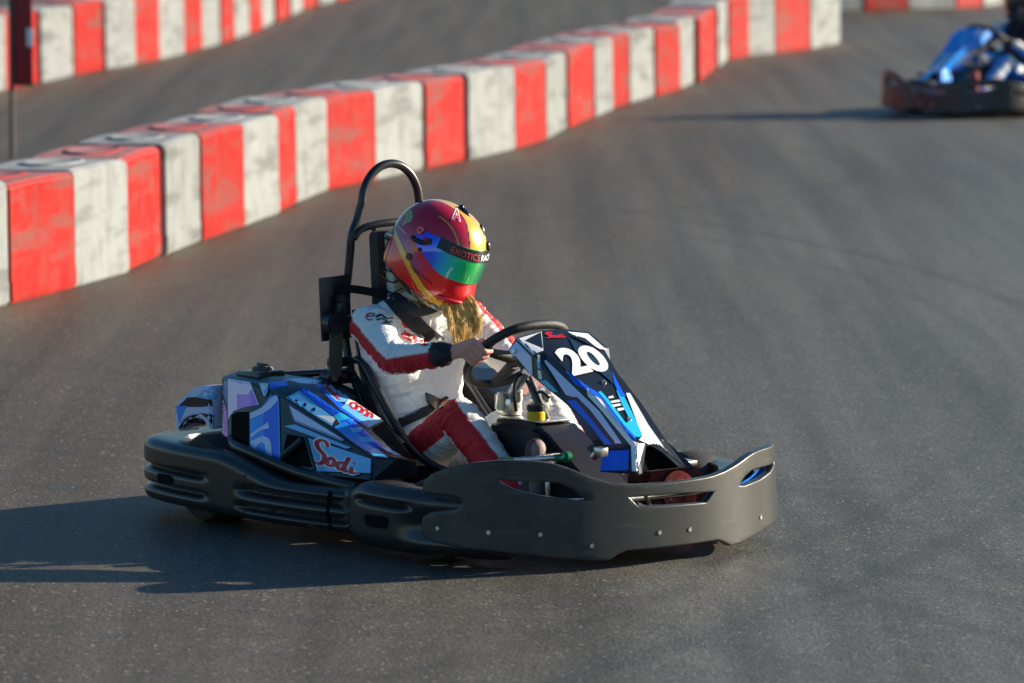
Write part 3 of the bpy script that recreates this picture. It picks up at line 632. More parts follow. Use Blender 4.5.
for sg in (-1, 1):
    q = lambda *k: [V[(a, b, sg)] for a, b in k]
    for i in range(4): bm.faces.new([mid[i], mid[i+1], V['r', i+1, sg], V['r', i, sg]])
    bm.faces.new(q(('r', 0), ('r', 1), ('s', 1), ('s', 0)))
    bm.faces.new(q(('s', 0), ('s', 1), ('f', 1), ('f', 0)))
    bm.faces.new(q(('s', 1), ('r', 1), ('r', 2), ('f', 2))); bm.faces.new(q(('s', 1), ('f', 2), ('f', 1)))
    bm.faces.new(q(('r', 2), ('r', 3), ('f', 3), ('f', 2))); bm.faces.new(q(('r', 3), ('r', 4), ('f', 4), ('f', 3)))
    bm.faces.new(q(('r', 4), ('r', 5), ('f', 5), ('f', 4)))
    bm.faces.new(q(('r', 4), ('g', 1), ('g', 0), ('r', 5)))
bm.faces.new([mid[4], V['r', 4, -1], V['g', 1, -1], V['g', 1, 1], V['r', 4, 1]])
bmesh.ops.recalc_face_normals(bm, faces=bm.faces)
fsrc = [f.normal.z for f in bm.faces]
if sum(fsrc) < 0: bmesh.ops.reverse_faces(bm, faces=bm.faces)
bmesh.ops.bevel(bm, geom=[e for e in bm.edges if len(e.link_faces) == 2 and e.calc_face_angle() > .15], offset=.004, segments=2, affect='EDGES')
bmesh.ops.triangulate(bm, faces=bm.faces[:]); bmesh.ops.solidify(bm, geom=bm.faces[:], thickness=.005)
nose = fin('nose_fairing', bm, M['black'], kart, 18)
bn = bvh_of(nose)
N_ = [
 ('white', [(0.0711,0.1875,0.6114),(0.0242,0.1258,0.5883),(0.0602,0.1624,0.5406),(0.0797,0.1885,0.5529)]),
 ('black', [(0.0702,0.1862,0.6099),(0.0402,0.1448,0.5837),(0.0782,0.1877,0.5591)]),
 ('lavender', [(0.0124,0.1055,0.5529),(0.0237,0.1242,0.5822),(0.0579,0.1583,0.5329),(0.0645,0.157,0.4744),(0.0602,0.1504,0.4667)]),
 ('white', [(0.0689,0.1733,0.5406),(0.0739,0.1792,0.539),(0.0757,0.1778,0.5175),(0.0698,0.1706,0.5175)]), ('lightblue', [(0.0698,0.1706,0.5175),(0.0757,0.1778,0.5175),(0.0784,0.1776,0.4959),(0.0723,0.1706,0.499)]), ('white', [(0.0728,0.1702,0.4928),(0.0798,0.1784,0.4898),(0.0839,0.1791,0.4636),(0.0769,0.1708,0.4651)]),
 ('cyan', [(0.0794,0.1728,0.4589),(0.0918,0.1886,0.462),(0.1181,0.2151,0.4251),(0.1082,0.2032,0.4266)]),
 ('lavender', [(0.0832,0.1876,0.5206),(0.0869,0.1926,0.5236),(0.2049,0.3122,0.3635),(0.2555,0.3589,0.2664),(0.2418,0.3421,0.2664),(0.1805,0.2841,0.3758),(0.1547,0.2573,0.4066),(0.1344,0.2338,0.4158)]),
 ('maroon', [(0.133,0.231,0.4097),(0.1564,0.2599,0.4097),(0.1849,0.2886,0.3696),(0.2393,0.3401,0.2741),(0.248,0.349,0.2618),(0.2266,0.3225,0.2618),(0.219,0.3167,0.2834)]),
 ('blue', [(0.1368,0.2339,0.3989),(0.1542,0.2557,0.4004),(0.2339,0.3325,0.268),(0.2421,0.3419,0.2634),(0.2216,0.3166,0.2634),(0.1931,0.2899,0.3157)]),
 ('lilac', [(0.2339,0.3365,0.2926),(0.2555,0.3589,0.2664),(0.2418,0.3421,0.2664)]),
 ('maroon', [(0.2228,0.3176,0.2603),(0.2597,0.3634,0.2618),(0.2663,0.37,0.2526),(0.2227,0.3157,0.2495)]),
 ('blue', [(0.2232,0.3153,0.2433),(0.2707,0.3745,0.2464),(0.2737,0.3681,0.1848),(0.2193,0.3005,0.1817)]),
 ('white', [(0.1717,0.2833,0.4374),(0.1841,0.2971,0.4281),(0.2078,0.3218,0.4004),(0.2488,0.3603,0.325),(0.2763,0.3859,0.2741),(0.2865,0.3975,0.268),(0.3003,0.4142,0.2664),(0.2916,0.3894,0.1802),(0.2817,0.3775,0.1817),(0.2736,0.3801,0.2587),(0.2041,0.3128,0.3727),(0.1775,0.2865,0.4127)]),
 ('white', [(0.2509,0.3786,0.422),(0.2586,0.3882,0.422),(0.3026,0.4263,0.3234),(0.3405,0.4614,0.251),(0.3841,0.5057,0.1925),(0.3745,0.4936,0.191),(0.3355,0.4535,0.2403),(0.3021,0.4168,0.268),(0.2877,0.4005,0.2772),(0.2926,0.4085,0.2895),(0.2767,0.3975,0.3419)]),
 ('blue', [(0.1263,0.2364,0.4928),(0.1795,0.2929,0.4374),(0.1919,0.3068,0.4281),(0.2097,0.3242,0.4004),(0.2507,0.3628,0.3265),(0.2813,0.3938,0.2849),(0.2763,0.3859,0.2741),(0.2468,0.358,0.3265),(0.2036,0.3172,0.4035),(0.1763,0.2875,0.4281),(0.1493,0.2576,0.4497)]),
 ('cyan', [(0.196,0.3114,0.4251),(0.2117,0.3266,0.4004),(0.2526,0.3652,0.3265),(0.2791,0.3916,0.288),(0.2889,0.4035,0.2865),(0.2921,0.4089,0.2957),(0.277,0.3973,0.3388),(0.255,0.3792,0.3943),(0.2382,0.3649,0.4343),(0.2316,0.3563,0.4312),(0.2433,0.3647,0.3943),(0.2653,0.3828,0.3388),(0.2582,0.3726,0.3296),(0.2194,0.3363,0.4004),(0.2016,0.3188,0.4281)]),
 ('blue', [(0.2182,0.3493,0.4898),(0.2328,0.3613,0.4528),(0.2448,0.3715,0.4251),(0.2516,0.378,0.4127),(0.2421,0.3657,0.4097),(0.2275,0.3537,0.4466)]),
 ('navy', [(0.1238,0.2503,0.5976),(0.1346,0.2616,0.5852),(0.2162,0.3468,0.4898),(0.2253,0.3515,0.4497),(0.195,0.3202,0.4867),(0.1409,0.2644,0.5544)]),
 ('white', [(0.1218,0.25,0.6114),(0.1622,0.299,0.6053),(0.2012,0.3391,0.556),(0.1894,0.3248,0.5575)]),
 ('black', [(0.1171,0.2438,0.6083),(0.1575,0.2908,0.5914),(0.1854,0.32,0.5591),(0.1813,0.3153,0.5606)]),
 ('white', [(0.2176,0.3358,0.4112),(0.2261,0.3468,0.4143),(0.2286,0.3488,0.4081),(0.2191,0.3366,0.405)]), ('white', [(0.2226,0.3397,0.3973),(0.2388,0.3604,0.402),(0.2422,0.3636,0.3958),(0.226,0.3429,0.3912)]), ('white', [(0.2265,0.3425,0.3856),(0.2417,0.3621,0.3903),(0.2451,0.3653,0.3844),(0.2299,0.3457,0.3789)]), ('white', [(0.2371,0.3538,0.3742),(0.2486,0.3685,0.3773),(0.252,0.3717,0.3712),(0.2407,0.3569,0.3665)]),
]
stickers('graphics', N_, bn, nose, .0012, .006)
stickers('number', [('white', place(text2d('2', .045), (0.1453, 0.2569, 0.475), (0.1822, 0.3047, 0.4888), (0.0961, 0.209, 0.5544))), ('white', place(text2d('0', .045), (0.1848, 0.3065, 0.4805), (0.2215, 0.3545, 0.4971), (0.1357, 0.2587, 0.5591)))], bn, nose, .0075, .008)
stickers('lettering', [('red', place(ribbon2d(SODI, .15), (0.0826, 0.1981, 0.5899), (0.1203, 0.2452, 0.5929), (0.0801, 0.1981, 0.6083)))], bn, nose, .0075, .006)
bm = bmesh.new()
for px, py in ((603.5, 383), (628.5, 420), (515, 351.5)):
    d = (Vector(CAM)*-1); v = Vector((0.0244, 0.1197, 0.5498)) if px == 515 else Vector((0.2046, 0.3264, 0.4528)) if px == 603.5 else Vector((0.2624, 0.3792, 0.3388))
    d = (v-CAM).normalized(); h = bn.ray_cast(CAM, d)
    if h[0]: bm = bmesh.new(); add_cyl(bm, h[0]-h[1]*.002, h[0]+h[1]*.008, .009, .007, 16); fin('bolt', bm, M['metal'], nose)
# dark recess below the plate
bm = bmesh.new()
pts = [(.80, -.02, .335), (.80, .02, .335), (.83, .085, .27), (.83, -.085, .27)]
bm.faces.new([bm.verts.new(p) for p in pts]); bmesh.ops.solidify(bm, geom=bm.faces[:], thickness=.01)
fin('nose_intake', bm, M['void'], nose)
bm = bmesh.new()
# ------------------------------------------------------------------ the driver
driver = empty('person', ORIG, HEAD); ROOTS.add(driver.name)
tag(driver, 'driver in white and red racing suit and red gold helmet gripping the steering wheel', 'person', 'people driving karts')
C_ = Vector((.777, -.614, .14)); LEFT = Vector((-.629, -.777, 0)); DOWN = Vector((0, 0, -1))
WC = Vector((.178, 0, .566))
def hand_bones(a, sgn):
    a = R(a); c = WC+yd*math.cos(a)*.163+ud*math.sin(a)*.163
    O_ = (yd*math.cos(a)+ud*math.sin(a)).normalized(); T = (yd*-math.sin(a)+ud*math.cos(a)).normalized()*(-sgn)
    if T.x < 0: T = -T
    N = nd; w = c+Vector((-.078, .040*sgn*-1*-1, -.018))
    return c, O_, T, N
bones = []           # (kind, a, b, ra, rb, blend?)
def bone(kind, a, b, ra, rb): bones.append((kind, Vector(a), Vector(b), ra, rb))
bone('torso', (-.25, -.07, .20), (-.25, .07, .20), .115, .115)
bone('torso', (-.27, -.05, .24), (-.33, -.05, .40), .112, .108); bone('torso', (-.27, .05, .24), (-.33, .05, .40), .112, .108)
bone('torso', (-.33, -.06, .40), (-.335, -.075, .53), .105, .108); bone('torso', (-.33, .06, .40), (-.335, .075, .53), .105, .108)
bone('torso', (-.335, -.10, .55), (-.325, -.14, .615), .095, .075); bone('torso', (-.335, .10, .55), (-.325, .14, .615), .095, .075)
bone('torso', (-.33, -.12, .635), (-.29, 0, .66), .062, .075); bone('torso', (-.33, .12, .635), (-.29, 0, .66), .062, .075)
bone('neck', (-.30, 0, .66), (-.245, .005, .78), .062, .058); bone('neck', (-.235, .005, .82), (-.215, .01, .865), .085, .085)
SH, EL, WR = Vector((-.315, -.185, .625)), Vector((-.092, -.264, .540)), Vector((.098, -.218, .570))
SH2, EL2, WR2 = Vector((-.30, .185, .625)), Vector((-.06, .275, .425)), Vector((.085, .205, .515))
for kd, s, e, w in (('R', SH, EL, WR), ('L', SH2, EL2, WR2)):
    bone('up'+kd, s, e, .068, .051); bone('fo'+kd, e, w, .051, .041)
HIP, KN, AN = Vector((-.22, -.095, .185)), Vector((.105, -.165, .370)), Vector((.36, -.135, .14))
HIP2, KN2, AN2 = Vector((-.22, .095, .185)), Vector((.13, .150, .385)), Vector((.44, .125, .14))
for kd, h, k, a in (('R', HIP, KN, AN), ('L', HIP2, KN2, AN2)):
    bone('th'+kd, h, k, .086, .066); bone('sh'+kd, k, a, .068, .052)
    bone('shoe', a+Vector((-.02, 0, -.02)), a+Vector((.06, .005, .04)), .038, .036); bone('shoe', a+Vector((.06, .005, .04)), a+Vector((.065, .01, .165)), .034, .032)
for sgn, ang, w in ((-1, 171, WR), (1, -15, WR2)):
    a = R(ang); c = WC+yd*math.cos(a)*.163+ud*math.sin(a)*.163
    O_ = (yd*math.cos(a)+ud*math.sin(a)).normalized(); T = yd*-math.sin(a)+ud*math.cos(a)
    T = T if T.x > 0 else -T
    N = nd; ft = [.033, .011, -.011, -.032]; fl = [.92, 1, .96, .84]
    for i in range(4):
        b = c+T*ft[i]; r = .0092 if i < 3 else .0082; L_ = fl[i]
        mcp = b+O_*.036+N*.014; pip = b+O_*.020*L_-N*.028*L_; dip = b-O_*.010*L_-N*.026*L_; tip = b-O_*.025*L_-N*.006
        bone('hand', w+(c-w)*.10+T*ft[i]*.35, mcp, .0175, .0125)
        bone('hand', mcp, pip, .0106, r); bone('hand', pip, dip, r, r*.95); bone('hand', dip, tip, r*.95, r*.85)
    t0 = w+(c-w)*.30+N*.012; t1 = c-T*.020+N*.030+O_*.010; t2 = c+T*.008+N*.027-O_*.004; t3 = c+T*.030+N*.021-O_*.010
    bone('hand', t0, t1, .017, .0125); bone('hand', t1, t2, .0118, .0105); bone('hand', t2, t3, .0105, .0085)
bm = bmesh.new()
for kd, a, b, ra, rb in bones:
    t = bmesh.new(); bmesh.ops.create_icosphere(t, subdivisions=2, radius=ra, matrix=Matrix.Translation(a)); join(bm, t)
    t = bmesh.new(); bmesh.ops.create_icosphere(t, subdivisions=2, radius=rb, matrix=Matrix.Translation(b)); join(bm, t)
    d = b-a; add_cyl(bm, a, b, ra, rb, 20)
me = bpy.data.meshes.new('tmp'); bm.to_mesh(me); bm.free()
tmp = bpy.data.objects.new('tmp', me); COL.objects.link(tmp)
md = tmp.modifiers.new('r', 'REMESH'); md.mode = 'VOXEL'; md.voxel_size = .0045
ms = tmp.modifiers.new('s', 'SMOOTH'); ms.factor = .5; ms.iterations = 5
bme = eval_mesh(tmp); bpy.data.objects.remove(tmp)
nv = len(bme.vertices); co = np.zeros(nv*3); bme.vertices.foreach_get('co', co); co = co.reshape(-1, 3)
nrm = np.zeros(nv*3); bme.vertices.foreach_get('normal', nrm); nrm = nrm.reshape(-1, 3)
best = np.full(nv, 9.); bi = np.zeros(nv, int); bt = np.zeros(nv)
for i, (kd, a, b, ra, rb) in enumerate(bones):
    a_, b_ = np.array(a), np.array(b); d = b_-a_; t = np.clip(((co-a_)@d)/(d@d), 0, 1)
    dist = np.linalg.norm(co-(a_+t[:, None]*d), axis=1)-(ra+t*(rb-ra)); k = dist < best
    best[k] = dist[k]; bi[k] = i; bt[k] = t[k]
kinds = np.array([b[0] for b in bones])[bi]
def stripe(kind, ref0, ref1, w0, w1):
    """signed distance (m) inside a band of the suit that runs along one limb"""
    i = [q for q, b in enumerate(bones) if b[0] == kind][0]
    _, a, b, ra, rb = bones[i]; a_, b_ = np.array(a), np.array(b); d = b_-a_; t = ((co-a_)@d)/(d@d); tc = np.clip(t, 0, 1)
    rad = co-(a_+t[:, None]*d); rl = np.linalg.norm(rad, axis=1)+1e-9; rad = rad/rl[:, None]
    ref = np.array(ref0)[None]*(1-tc[:, None])+np.array(ref1)[None]*tc[:, None]
    dn = d/np.linalg.norm(d); ref = ref-(ref@dn)[:, None]*dn; ref /= np.linalg.norm(ref, axis=1)[:, None]
    an = np.arccos(np.clip((rad*ref).sum(1), -1, 1))
    return (w0+(w1-w0)*tc)-an*rl
WHITE, RED, BLACK, SKIN = (.88, .87, .84), (.62, .010, .016), (.016, .016, .02), (.74, .37, .28)
paint = np.tile(np.array(WHITE), (nv, 1)); zone = np.zeros(nv, int)      # zone: 0 torso, 1 arm, 2 leg, 3 hand, 4 shoe, 5 neck
zone[np.isin(kinds, ['upR', 'foR', 'upL', 'foL'])] = 1; zone[np.isin(kinds, ['thR', 'shR', 'thL', 'shL'])] = 2
zone[kinds == 'hand'] = 3; zone[kinds == 'shoe'] = 4; zone[kinds == 'neck'] = 5
refU = tuple(C_*.6+LEFT*.62+DOWN*.2); refM = tuple(C_*.85+LEFT*.15+DOWN*.45); refF = tuple(C_*.75+DOWN*.62)
refUl = (.1, .9, -.3); refFl = (.3, .7, -.5)
redf = np.zeros(nv)
for kd, a, b, w0, w1 in (('upR', refU, refM, .021, .028), ('foR', refM, refF, .030, .046), ('upL', (.8, .4, .3), (.8, .4, .3), .02, .026), ('foL', (.8, -.1, .5), (.8, -.1, .5), .026, .026),
                         ('thR', (.1, -.75, .35), (.25, -.85, .35), .055, .058), ('shR', tuple(C_*.7+LEFT*.45), tuple(C_*.8+LEFT*.35), .052, .050),
                         ('thL', (0, .9, .3), (0, .9, .3), .05, .05), ('shL', (.2, .9, 0), (.2, .9, 0), .05, .05)):
    redf = np.maximum(redf, np.where(kinds == kd, np.clip(stripe(kd, a, b, w0, w1)/.005+.5, 0, 1), 0))
# narrow side panel of the jacket
side_d = (co[:, 0]+.33)*.75+(-co[:, 1]-.0)*.0
redf = np.maximum(redf, np.where((zone == 0) & (co[:, 1] < -.05) & (co[:, 2] < .56) & (co[:, 2] > .2), np.clip((.020-np.abs(co[:, 0]-(-.375-.16*(co[:, 2]-.40))))/.005+.5, 0, 1), 0))
paint = paint*(1-redf[:, None])+np.array(RED)*redf[:, None]; red = redf > .5
paint[zone == 5] = BLACK
paint[zone == 3] = SKIN
paint[(np.isin(kinds, ['foR', 'foL'])) & (bt > .86)] = BLACK
wr = np.minimum(np.linalg.norm(co-np.array(WR), axis=1), np.linalg.norm(co-np.array(WR2), axis=1))
paint[(zone == 3) & (wr < .036)] = BLACK
paint[zone == 4] = (.10, .04, .045)
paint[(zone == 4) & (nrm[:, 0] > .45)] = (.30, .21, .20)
# folds of cloth
amp = np.where(np.isin(zone, [0, 1, 2]), 1.0, 0.0)
ends = [np.array(p) for p in (EL, EL2, KN, KN2, SH, SH2, HIP, HIP2)]
near = np.exp(-(np.min([np.linalg.norm(co-e, axis=1) for e in ends], axis=0)/.09)**2)
dsp = np.zeros(nv)
for i in range(nv):
    if amp[i]:
        p = co[i]; b_ = bones[bi[i]]; d = (b_[2]-b_[1]).normalized(); q = Vector(p); al = q.dot(d)
        v = noise.noise((q+d*al*2.2)*11)*.0045 + noise.noise((q+d*al*4+Vector((3, 1, 7)))*19)*.0042*(.5+near[i]*1.6)
        v += -abs(noise.noise((q*1.0+d*al*3.0)*15+Vector((9, 2, 4))))*.006*(.4+near[i])
        cz = 1-abs(noise.noise((q+d*al*3.4+Vector((5, 5, 1)))*13)); v -= .0042*cz**9*(.35+near[i])
        cz = 1-abs(noise.noise((q*1.0-d*al*.4+Vector((1, 8, 3)))*9)); v -= .0036*cz**10
        dsp[i] = v
co2 = co+nrm*dsp[:, None]; bme.vertices.foreach_set('co', co2.ravel())
ca = bme.color_attributes.new('paint', 'FLOAT_COLOR', 'POINT'); ca.data.foreach_set('color', np.concatenate([paint, np.ones((nv, 1))], 1).ravel())
for p in bme.polygons: p.use_smooth = True
bme.materials.clear(); bme.update(); bme.name = 'body'
M['suit'] = mat_attr('racing_suit_cloth', .62, attr='paint', bump=.25, bscale=220)
body = link('body', bme, M['suit'], driver)
bb = bvh_of(body)
bt_ = BVHTree.FromPolygons([v.co.copy() for v in body.data.vertices], [list(p.vertices) for p in body.data.polygons if zone[p.vertices[0]] in (0, 5)])

# collar and shoulder harness
bm = bmesh.new()
add_tube(bm, [Vector((-.285+.085*math.cos(a), .085*math.sin(a), .685+.012*math.cos(a)+.018*math.sin(2*a))) for a in np.linspace(0, math.tau, 33)[:-1]], .026, 12, True)
fin('neck_collar', bm, M['belt'], driver, 60)
def strap(name, pts, parent, off=.006, th=.003, m='belt'):
    bm = lay(poly2bm(pts), bb, off, .012, th); return fin(name, bm, M[m], parent, 50, recalc=True)
hs = empty('safety_harness', (0, 0, 0), 0, kart)
strap('shoulder_strap', [(-0.2482,-0.1855,0.7423),(-0.2241,-0.1572,0.7331),(-0.2048,-0.1369,0.7115),(-0.1692,-0.102,0.6561),(-0.1344,-0.0665,0.6099),(-0.1,-0.0306,0.5698),(-0.108,-0.044,0.5483),(-0.1434,-0.0831,0.576),(-0.1836,-0.1263,0.616),(-0.2165,-0.1594,0.6622),(-0.2433,-0.1855,0.7054),(-0.2638,-0.2087,0.7177)], hs)
bm = bmesh.new()
pp = [Vector((-0.438, -0.225, 0.725)), Vector((-0.414, -0.18, 0.73)), Vector((-0.364, -0.14, 0.722)), Vector((-0.334, -0.1, 0.709))]
pp = [Vector((p.x, p.y, p.z)) for p in pp]; pp = cr(pp, 5)
v0 = [bm.verts.new(p+Vector((.0, 0, .013))) for p in pp]; v1 = [bm.verts.new(p-Vector((.012, 0, .013))) for p in pp]
for i in range(len(pp)-1): bm.faces.new((v0[i], v0[i+1], v1[i+1], v1[i]))
bmesh.ops.solidify(bm, geom=bm.faces[:], thickness=.003)
fin('shoulder_strap', bm, M['belt'], hs, 50)
strap('lap_strap', [(-0.187,-0.1752,0.3419),(-0.1505,-0.1251,0.3727),(-0.1172,-0.0804,0.3943),(-0.0992,-0.0552,0.4127),(-0.0865,-0.0415,0.4004),(-0.1057,-0.0698,0.3727),(-0.1349,-0.1099,0.3481),(-0.1753,-0.1648,0.3173),(-0.1802,-0.1728,0.3049)], hs, .007)
strap('belt_buckle', [(-0.1408,-0.1051,0.422),(-0.1143,-0.0748,0.4066),(-0.1016,-0.0612,0.3943),(-0.106,-0.0696,0.3758),(-0.1193,-0.0866,0.3727),(-0.1347,-0.1021,0.3943)], hs, .012, .006, 'plastic')
it = [('black', [(-0.123,-0.0876,0.3943),(-0.0988,-0.0555,0.4081),(-0.0975,-0.0545,0.4041),(-0.1208,-0.0855,0.3906)]), ('red', [(-0.1208,-0.0854,0.3912),(-0.0975,-0.0545,0.4041),(-0.0961,-0.0537,0.3989),(-0.1184,-0.0834,0.3856)]), ('gold_flag', [(-0.1184,-0.0834,0.3856),(-0.0961,-0.0537,0.3989),(-0.0953,-0.0535,0.3943),(-0.1161,-0.0813,0.3813)])]
stickers('flag_patch', it, bb, driver, .0145, .006, .0006)
stickers('belt_lettering', [('lavender', place(text2d('SIMPSON'), (-0.1785, -0.1642, 0.345), (-0.1482, -0.123, 0.3681), (-0.1804, -0.1647, 0.3567)))], bb, hs, .0125, .006)
# emblems on the suit
it = [('red', place(ribbon2d([[(.0,.5),(.9,.62),(1,.95),(.5,1),(.05,.7),(.0,.3),(.3,.0),(.9,.05)]], .2), (-0.274, -0.2324, 0.6499), (-0.2601, -0.2157, 0.6468), (-0.2736, -0.2287, 0.6699))),
      ('black', place(ribbon2d([[(0,.4),(.3,.9),(.6,.7),(1,1)], [(.1,.1),(.4,.5),(.8,.35),(1,.6)], [(.5,.0),(.7,.2),(.95,.15)]], .16), (-0.2562, -0.2109, 0.6468), (-0.2235, -0.1736, 0.6284), (-0.2542, -0.2045, 0.6715)))]
stickers('emblem', it, bb, driver, .003, .006)
it = [('red', place(ribbon2d([[(.05,.62),(.0,.95),(.55,1),(1,.62)], [(.05,.60),(.5,.62),(.62,.5)], [(.08,.30),(.5,.2),(.85,.2),(1,.42),(1,.60)], [(.08,.22),(.1,.05),(.85,.02),(1,.2)]], .14), (-0.2013, -0.1517, 0.5945), (-0.1485, -0.0909, 0.5668), (-0.2002, -0.1407, 0.653)))]
stickers('emblem', it, bb, driver, .003, .006)

# ---- helmet
HA, HAB, HB, HT, HBt = .160, .152, .128, .153, .150
def hs_pt(az, z, out=0):
    n = 2.25 if z > 0 else 2.7; c = HT if z > 0 else HBt*1.22
    s = max(0, 1-(abs(z)/c)**n)**(1/n); ca_, sa = math.cos(az), math.sin(az); a = HA if ca_ > 0 else HAB
    m = 2.15
    r = s/((abs(ca_)/a)**m+(abs(sa)/HB)**m)**(1/m)
    if z < -.02 and ca_ > 0: r += .020*smoothstep(-.02, -.07, -(-z) if False else z)*ca_**2 if False else .018*(1-smoothstep(-.085, -.02, z))*ca_**2*smoothstep(-.17, -.10, z)
    r += out; return Vector((r*ca_, r*sa, z))
def zcut(az): return -.112-.030*math.cos(az)
hrot = Matrix.Rotation(R(21), 3, 'Z') @ Matrix.Rotation(R(27), 3, 'Y') @ Matrix.Rotation(R(-3), 3, 'X')
hc = Vector((-0.238, 0.015, 0.85))
NA, NZ = 220, 150
bm = bmesh.new(); lay_c = bm.verts.layers.float_color.new('paint')
CR, RD, GD, BK, MG, PU = (.56, .006, .036), (.80, .008, .012), (.86, .43, .03), (.015, .012, .015), (.66, .012, .085), (.38, .03, .15)
def visor_hi(az): u = min(1, abs(az)/R(100)); return .082-.014*u**2
def visor_lo(az): u = min(1, abs(az)/R(100)); return -.024+.048*smoothstep(.40, 1.0, u)
def paint_h(p, az):
    y, z = p.y, p.z; a = abs(az); c = CR
    if z < -.01: c = MG
    f = a/math.pi
    # gold line climbing from chin to the back of the helmet
    zb = -.110+.122*smoothstep(.10, .85, f)
    if z < zb+.012: c = RD
    if zb-.022*(1-f*.6) < z < zb+.006: c = GD
    if zb+.006 < z < zb+.010: c = BK
    if z > zb+.01 and z < zb+.04 and f > .40 and f < .8: c = PU
    if z < zb-.040-.01*f: c = RD
    if z < -.10-.022*math.cos(az): c = BK
    if a < R(62) and z < -.024 and zb+.010 < z: c = RD
    # crown stripe
    gw = .028+.026*smoothstep(.03, .13, p.x)
    if abs(y) < gw and (z > .07) and p.x > -.10: c = GD
    if gw <= abs(y) < gw+.005 and z > .05 and p.x > -.10: c = BK
    if abs(abs(y)-.085) < .0016 and z > .06 and p.x > .0: c = GD
    if abs(z-(.03-.0*p.x)) < .0016 and p.x < -.06: c = GD
    if p.x < -.115 and z > -.03: c = (.05, .008, .02)
    return c
rows = []
for j in range(NZ+1):
    row = []
    for i in range(NA):
        az = -math.pi+2*math.pi*i/NA
        ph = j/NZ; zc = zcut(az); zz = zc+(HT-zc)*math.sin(ph*math.pi/2)
        p = hs_pt(az, min(zz, HT*.99999)); v = bm.verts.new(p); v[lay_c] = (*paint_h(p, az), 1); row.append(v)
    rows.append(row)
inn = []
for i in range(NA):
    az = -math.pi+2*math.pi*i/NA; p = hs_pt(az, zcut(az)); q = Vector((p.x*.86, p.y*.84, p.z-.004)); v = bm.verts.new(q); v[lay_c] = (*BK, 1); inn.append(v)
inn2 = []
for i in range(NA):
    v = bm.verts.new(inn[i].co*.92+Vector((0, 0, .06))); v[lay_c] = (*BK, 1); inn2.append(v)
for A, B_ in [(inn2, inn), (inn, rows[0])]+[(rows[j], rows[j+1]) for j in range(NZ)]:
    for i in range(NA): bm.faces.new((A[i], A[(i+1) % NA], B_[(i+1) % NA], B_[i]))
M['helmet'] = mat_attr('candy_red_helmet_paint', .26, .12, 1.0)
# metal flake in the lacquer
nt = M['helmet'].node_tree; vo = nt.nodes.new('ShaderNodeTexVoronoi'); vo.inputs['Scale'].default_value = 900
tc = nt.nodes.new('ShaderNodeTexCoord'); nt.links.new(tc.outputs['Object'], vo.inputs['Vector'])
bp_ = nt.nodes.new('ShaderNodeBump'); bp_.inputs['Strength'].default_value = .12; bp_.inputs['Distance'].default_value = .002
nt.links.new(vo.outputs['Distance'], bp_.inputs['Height']); nt.links.new(bp_.outputs[0], nt.nodes['Principled BSDF'].inputs['Normal'])
nt.nodes['Principled BSDF'].inputs['Coat Roughness'].default_value = .06
helm = fin('helmet', bm, M['helmet'], driver, 60)
helm.location = hc; helm.scale = (1.01, 1.01, 1.035); helm.rotation_euler = hrot.to_euler()
def on_helm(name, bm, m, sm=50): return fin(name, bm, m, helm, sm)
# mirrored visor
bm = bmesh.new(); lc = bm.verts.layers.float_color.new('paint'); NV, NU = 20, 120; AZ = R(101)
stops = [(-1.0, (.10, .02, .55)), (-.82, (.04, .04, .95)), (-.66, (.01, .13, .95)), (-.52, (0, .42, .80)), (-.38, (.01, .62, .42)), (-.18, (.02, .66, .12)), (.06, (.01, .20, .10)), (.15, (.01, .05, .05)), (1, (.02, .10, .20))]
def vcol(u): return tuple(float(np.interp(u, [s[0] for s in stops], [s[1][k] for s in stops])) for k in range(3))
rows = []
for j in range(NV+1):
    row = []
    for i in range(NU+1):
        az = -AZ+2*AZ*i/NU; u = abs(az)/AZ
        lo, hi = visor_lo(az), visor_hi(az); md_ = .5*(lo+hi); w = 1-smoothstep(.93, 1.0, u)*.65
        lo, hi = md_+(lo-md_)*w, md_+(hi-md_)*w
        z = lo+(hi-lo)*j/NV; v = bm.verts.new(hs_pt(az, z, .0045)); v[lc] = (*vcol(az/AZ+(.05*(j/NV-.5))), 1); row.append(v)
    rows.append(row)
for j in range(NV):
    for i in range(NU): bm.faces.new((rows[j][i], rows[j][i+1], rows[j+1][i+1], rows[j+1][i]))
bmesh.ops.recalc_face_normals(bm, faces=bm.faces)
bmesh.ops.solidify(bm, geom=bm.faces[:], thickness=.003)
M['visor'] = mat_attr('iridium_visor', .10, .15, 1.0)
visor = on_helm('visor', bm, M['visor'], 60)
def wrap(bm, az0, az1, z0, z1, out, name, m):
    """unit-square mesh bent onto the helmet"""
    for v in bm.verts:
        u, w = v.co.x, v.co.y; az = az0+(az1-az0)*u; v.co = hs_pt(az, z0+(z1-z0)*w, out)
    bmesh.ops.recalc_face_normals(bm, faces=bm.faces)
    for f in bm.faces:
        f.normal_update()
        if f.normal.dot(f.calc_center_median()) < 0: f.normal_flip()
    return on_helm(name, bm, m)
def strip(n=40, sk=.0):
    bm = bmesh.new(); a = [bm.verts.new((i/n, 0, 0)) for i in range(n+1)]; b = [bm.verts.new((min(1, max(0, i/n+(sk*(1-i/n)))), 1, 0)) for i in range(n+1)]
    for i in range(n): bm.faces.new((a[i], a[i+1], b[i+1], b[i]))
    return bm
wrap(strip(60), R(-66), R(66), .047, .080, .0062, 'sun_strip', M['black'])
def split_long(bm):
    for _ in range(2): bmesh.ops.subdivide_edges(bm, edges=[e for e in bm.edges if e.calc_length() > .04], cuts=1)
    bmesh.ops.triangulate(bm, faces=bm.faces); return bm
M['orange'] = mat('salmon_lettering', (.75, .06, .05), .4)
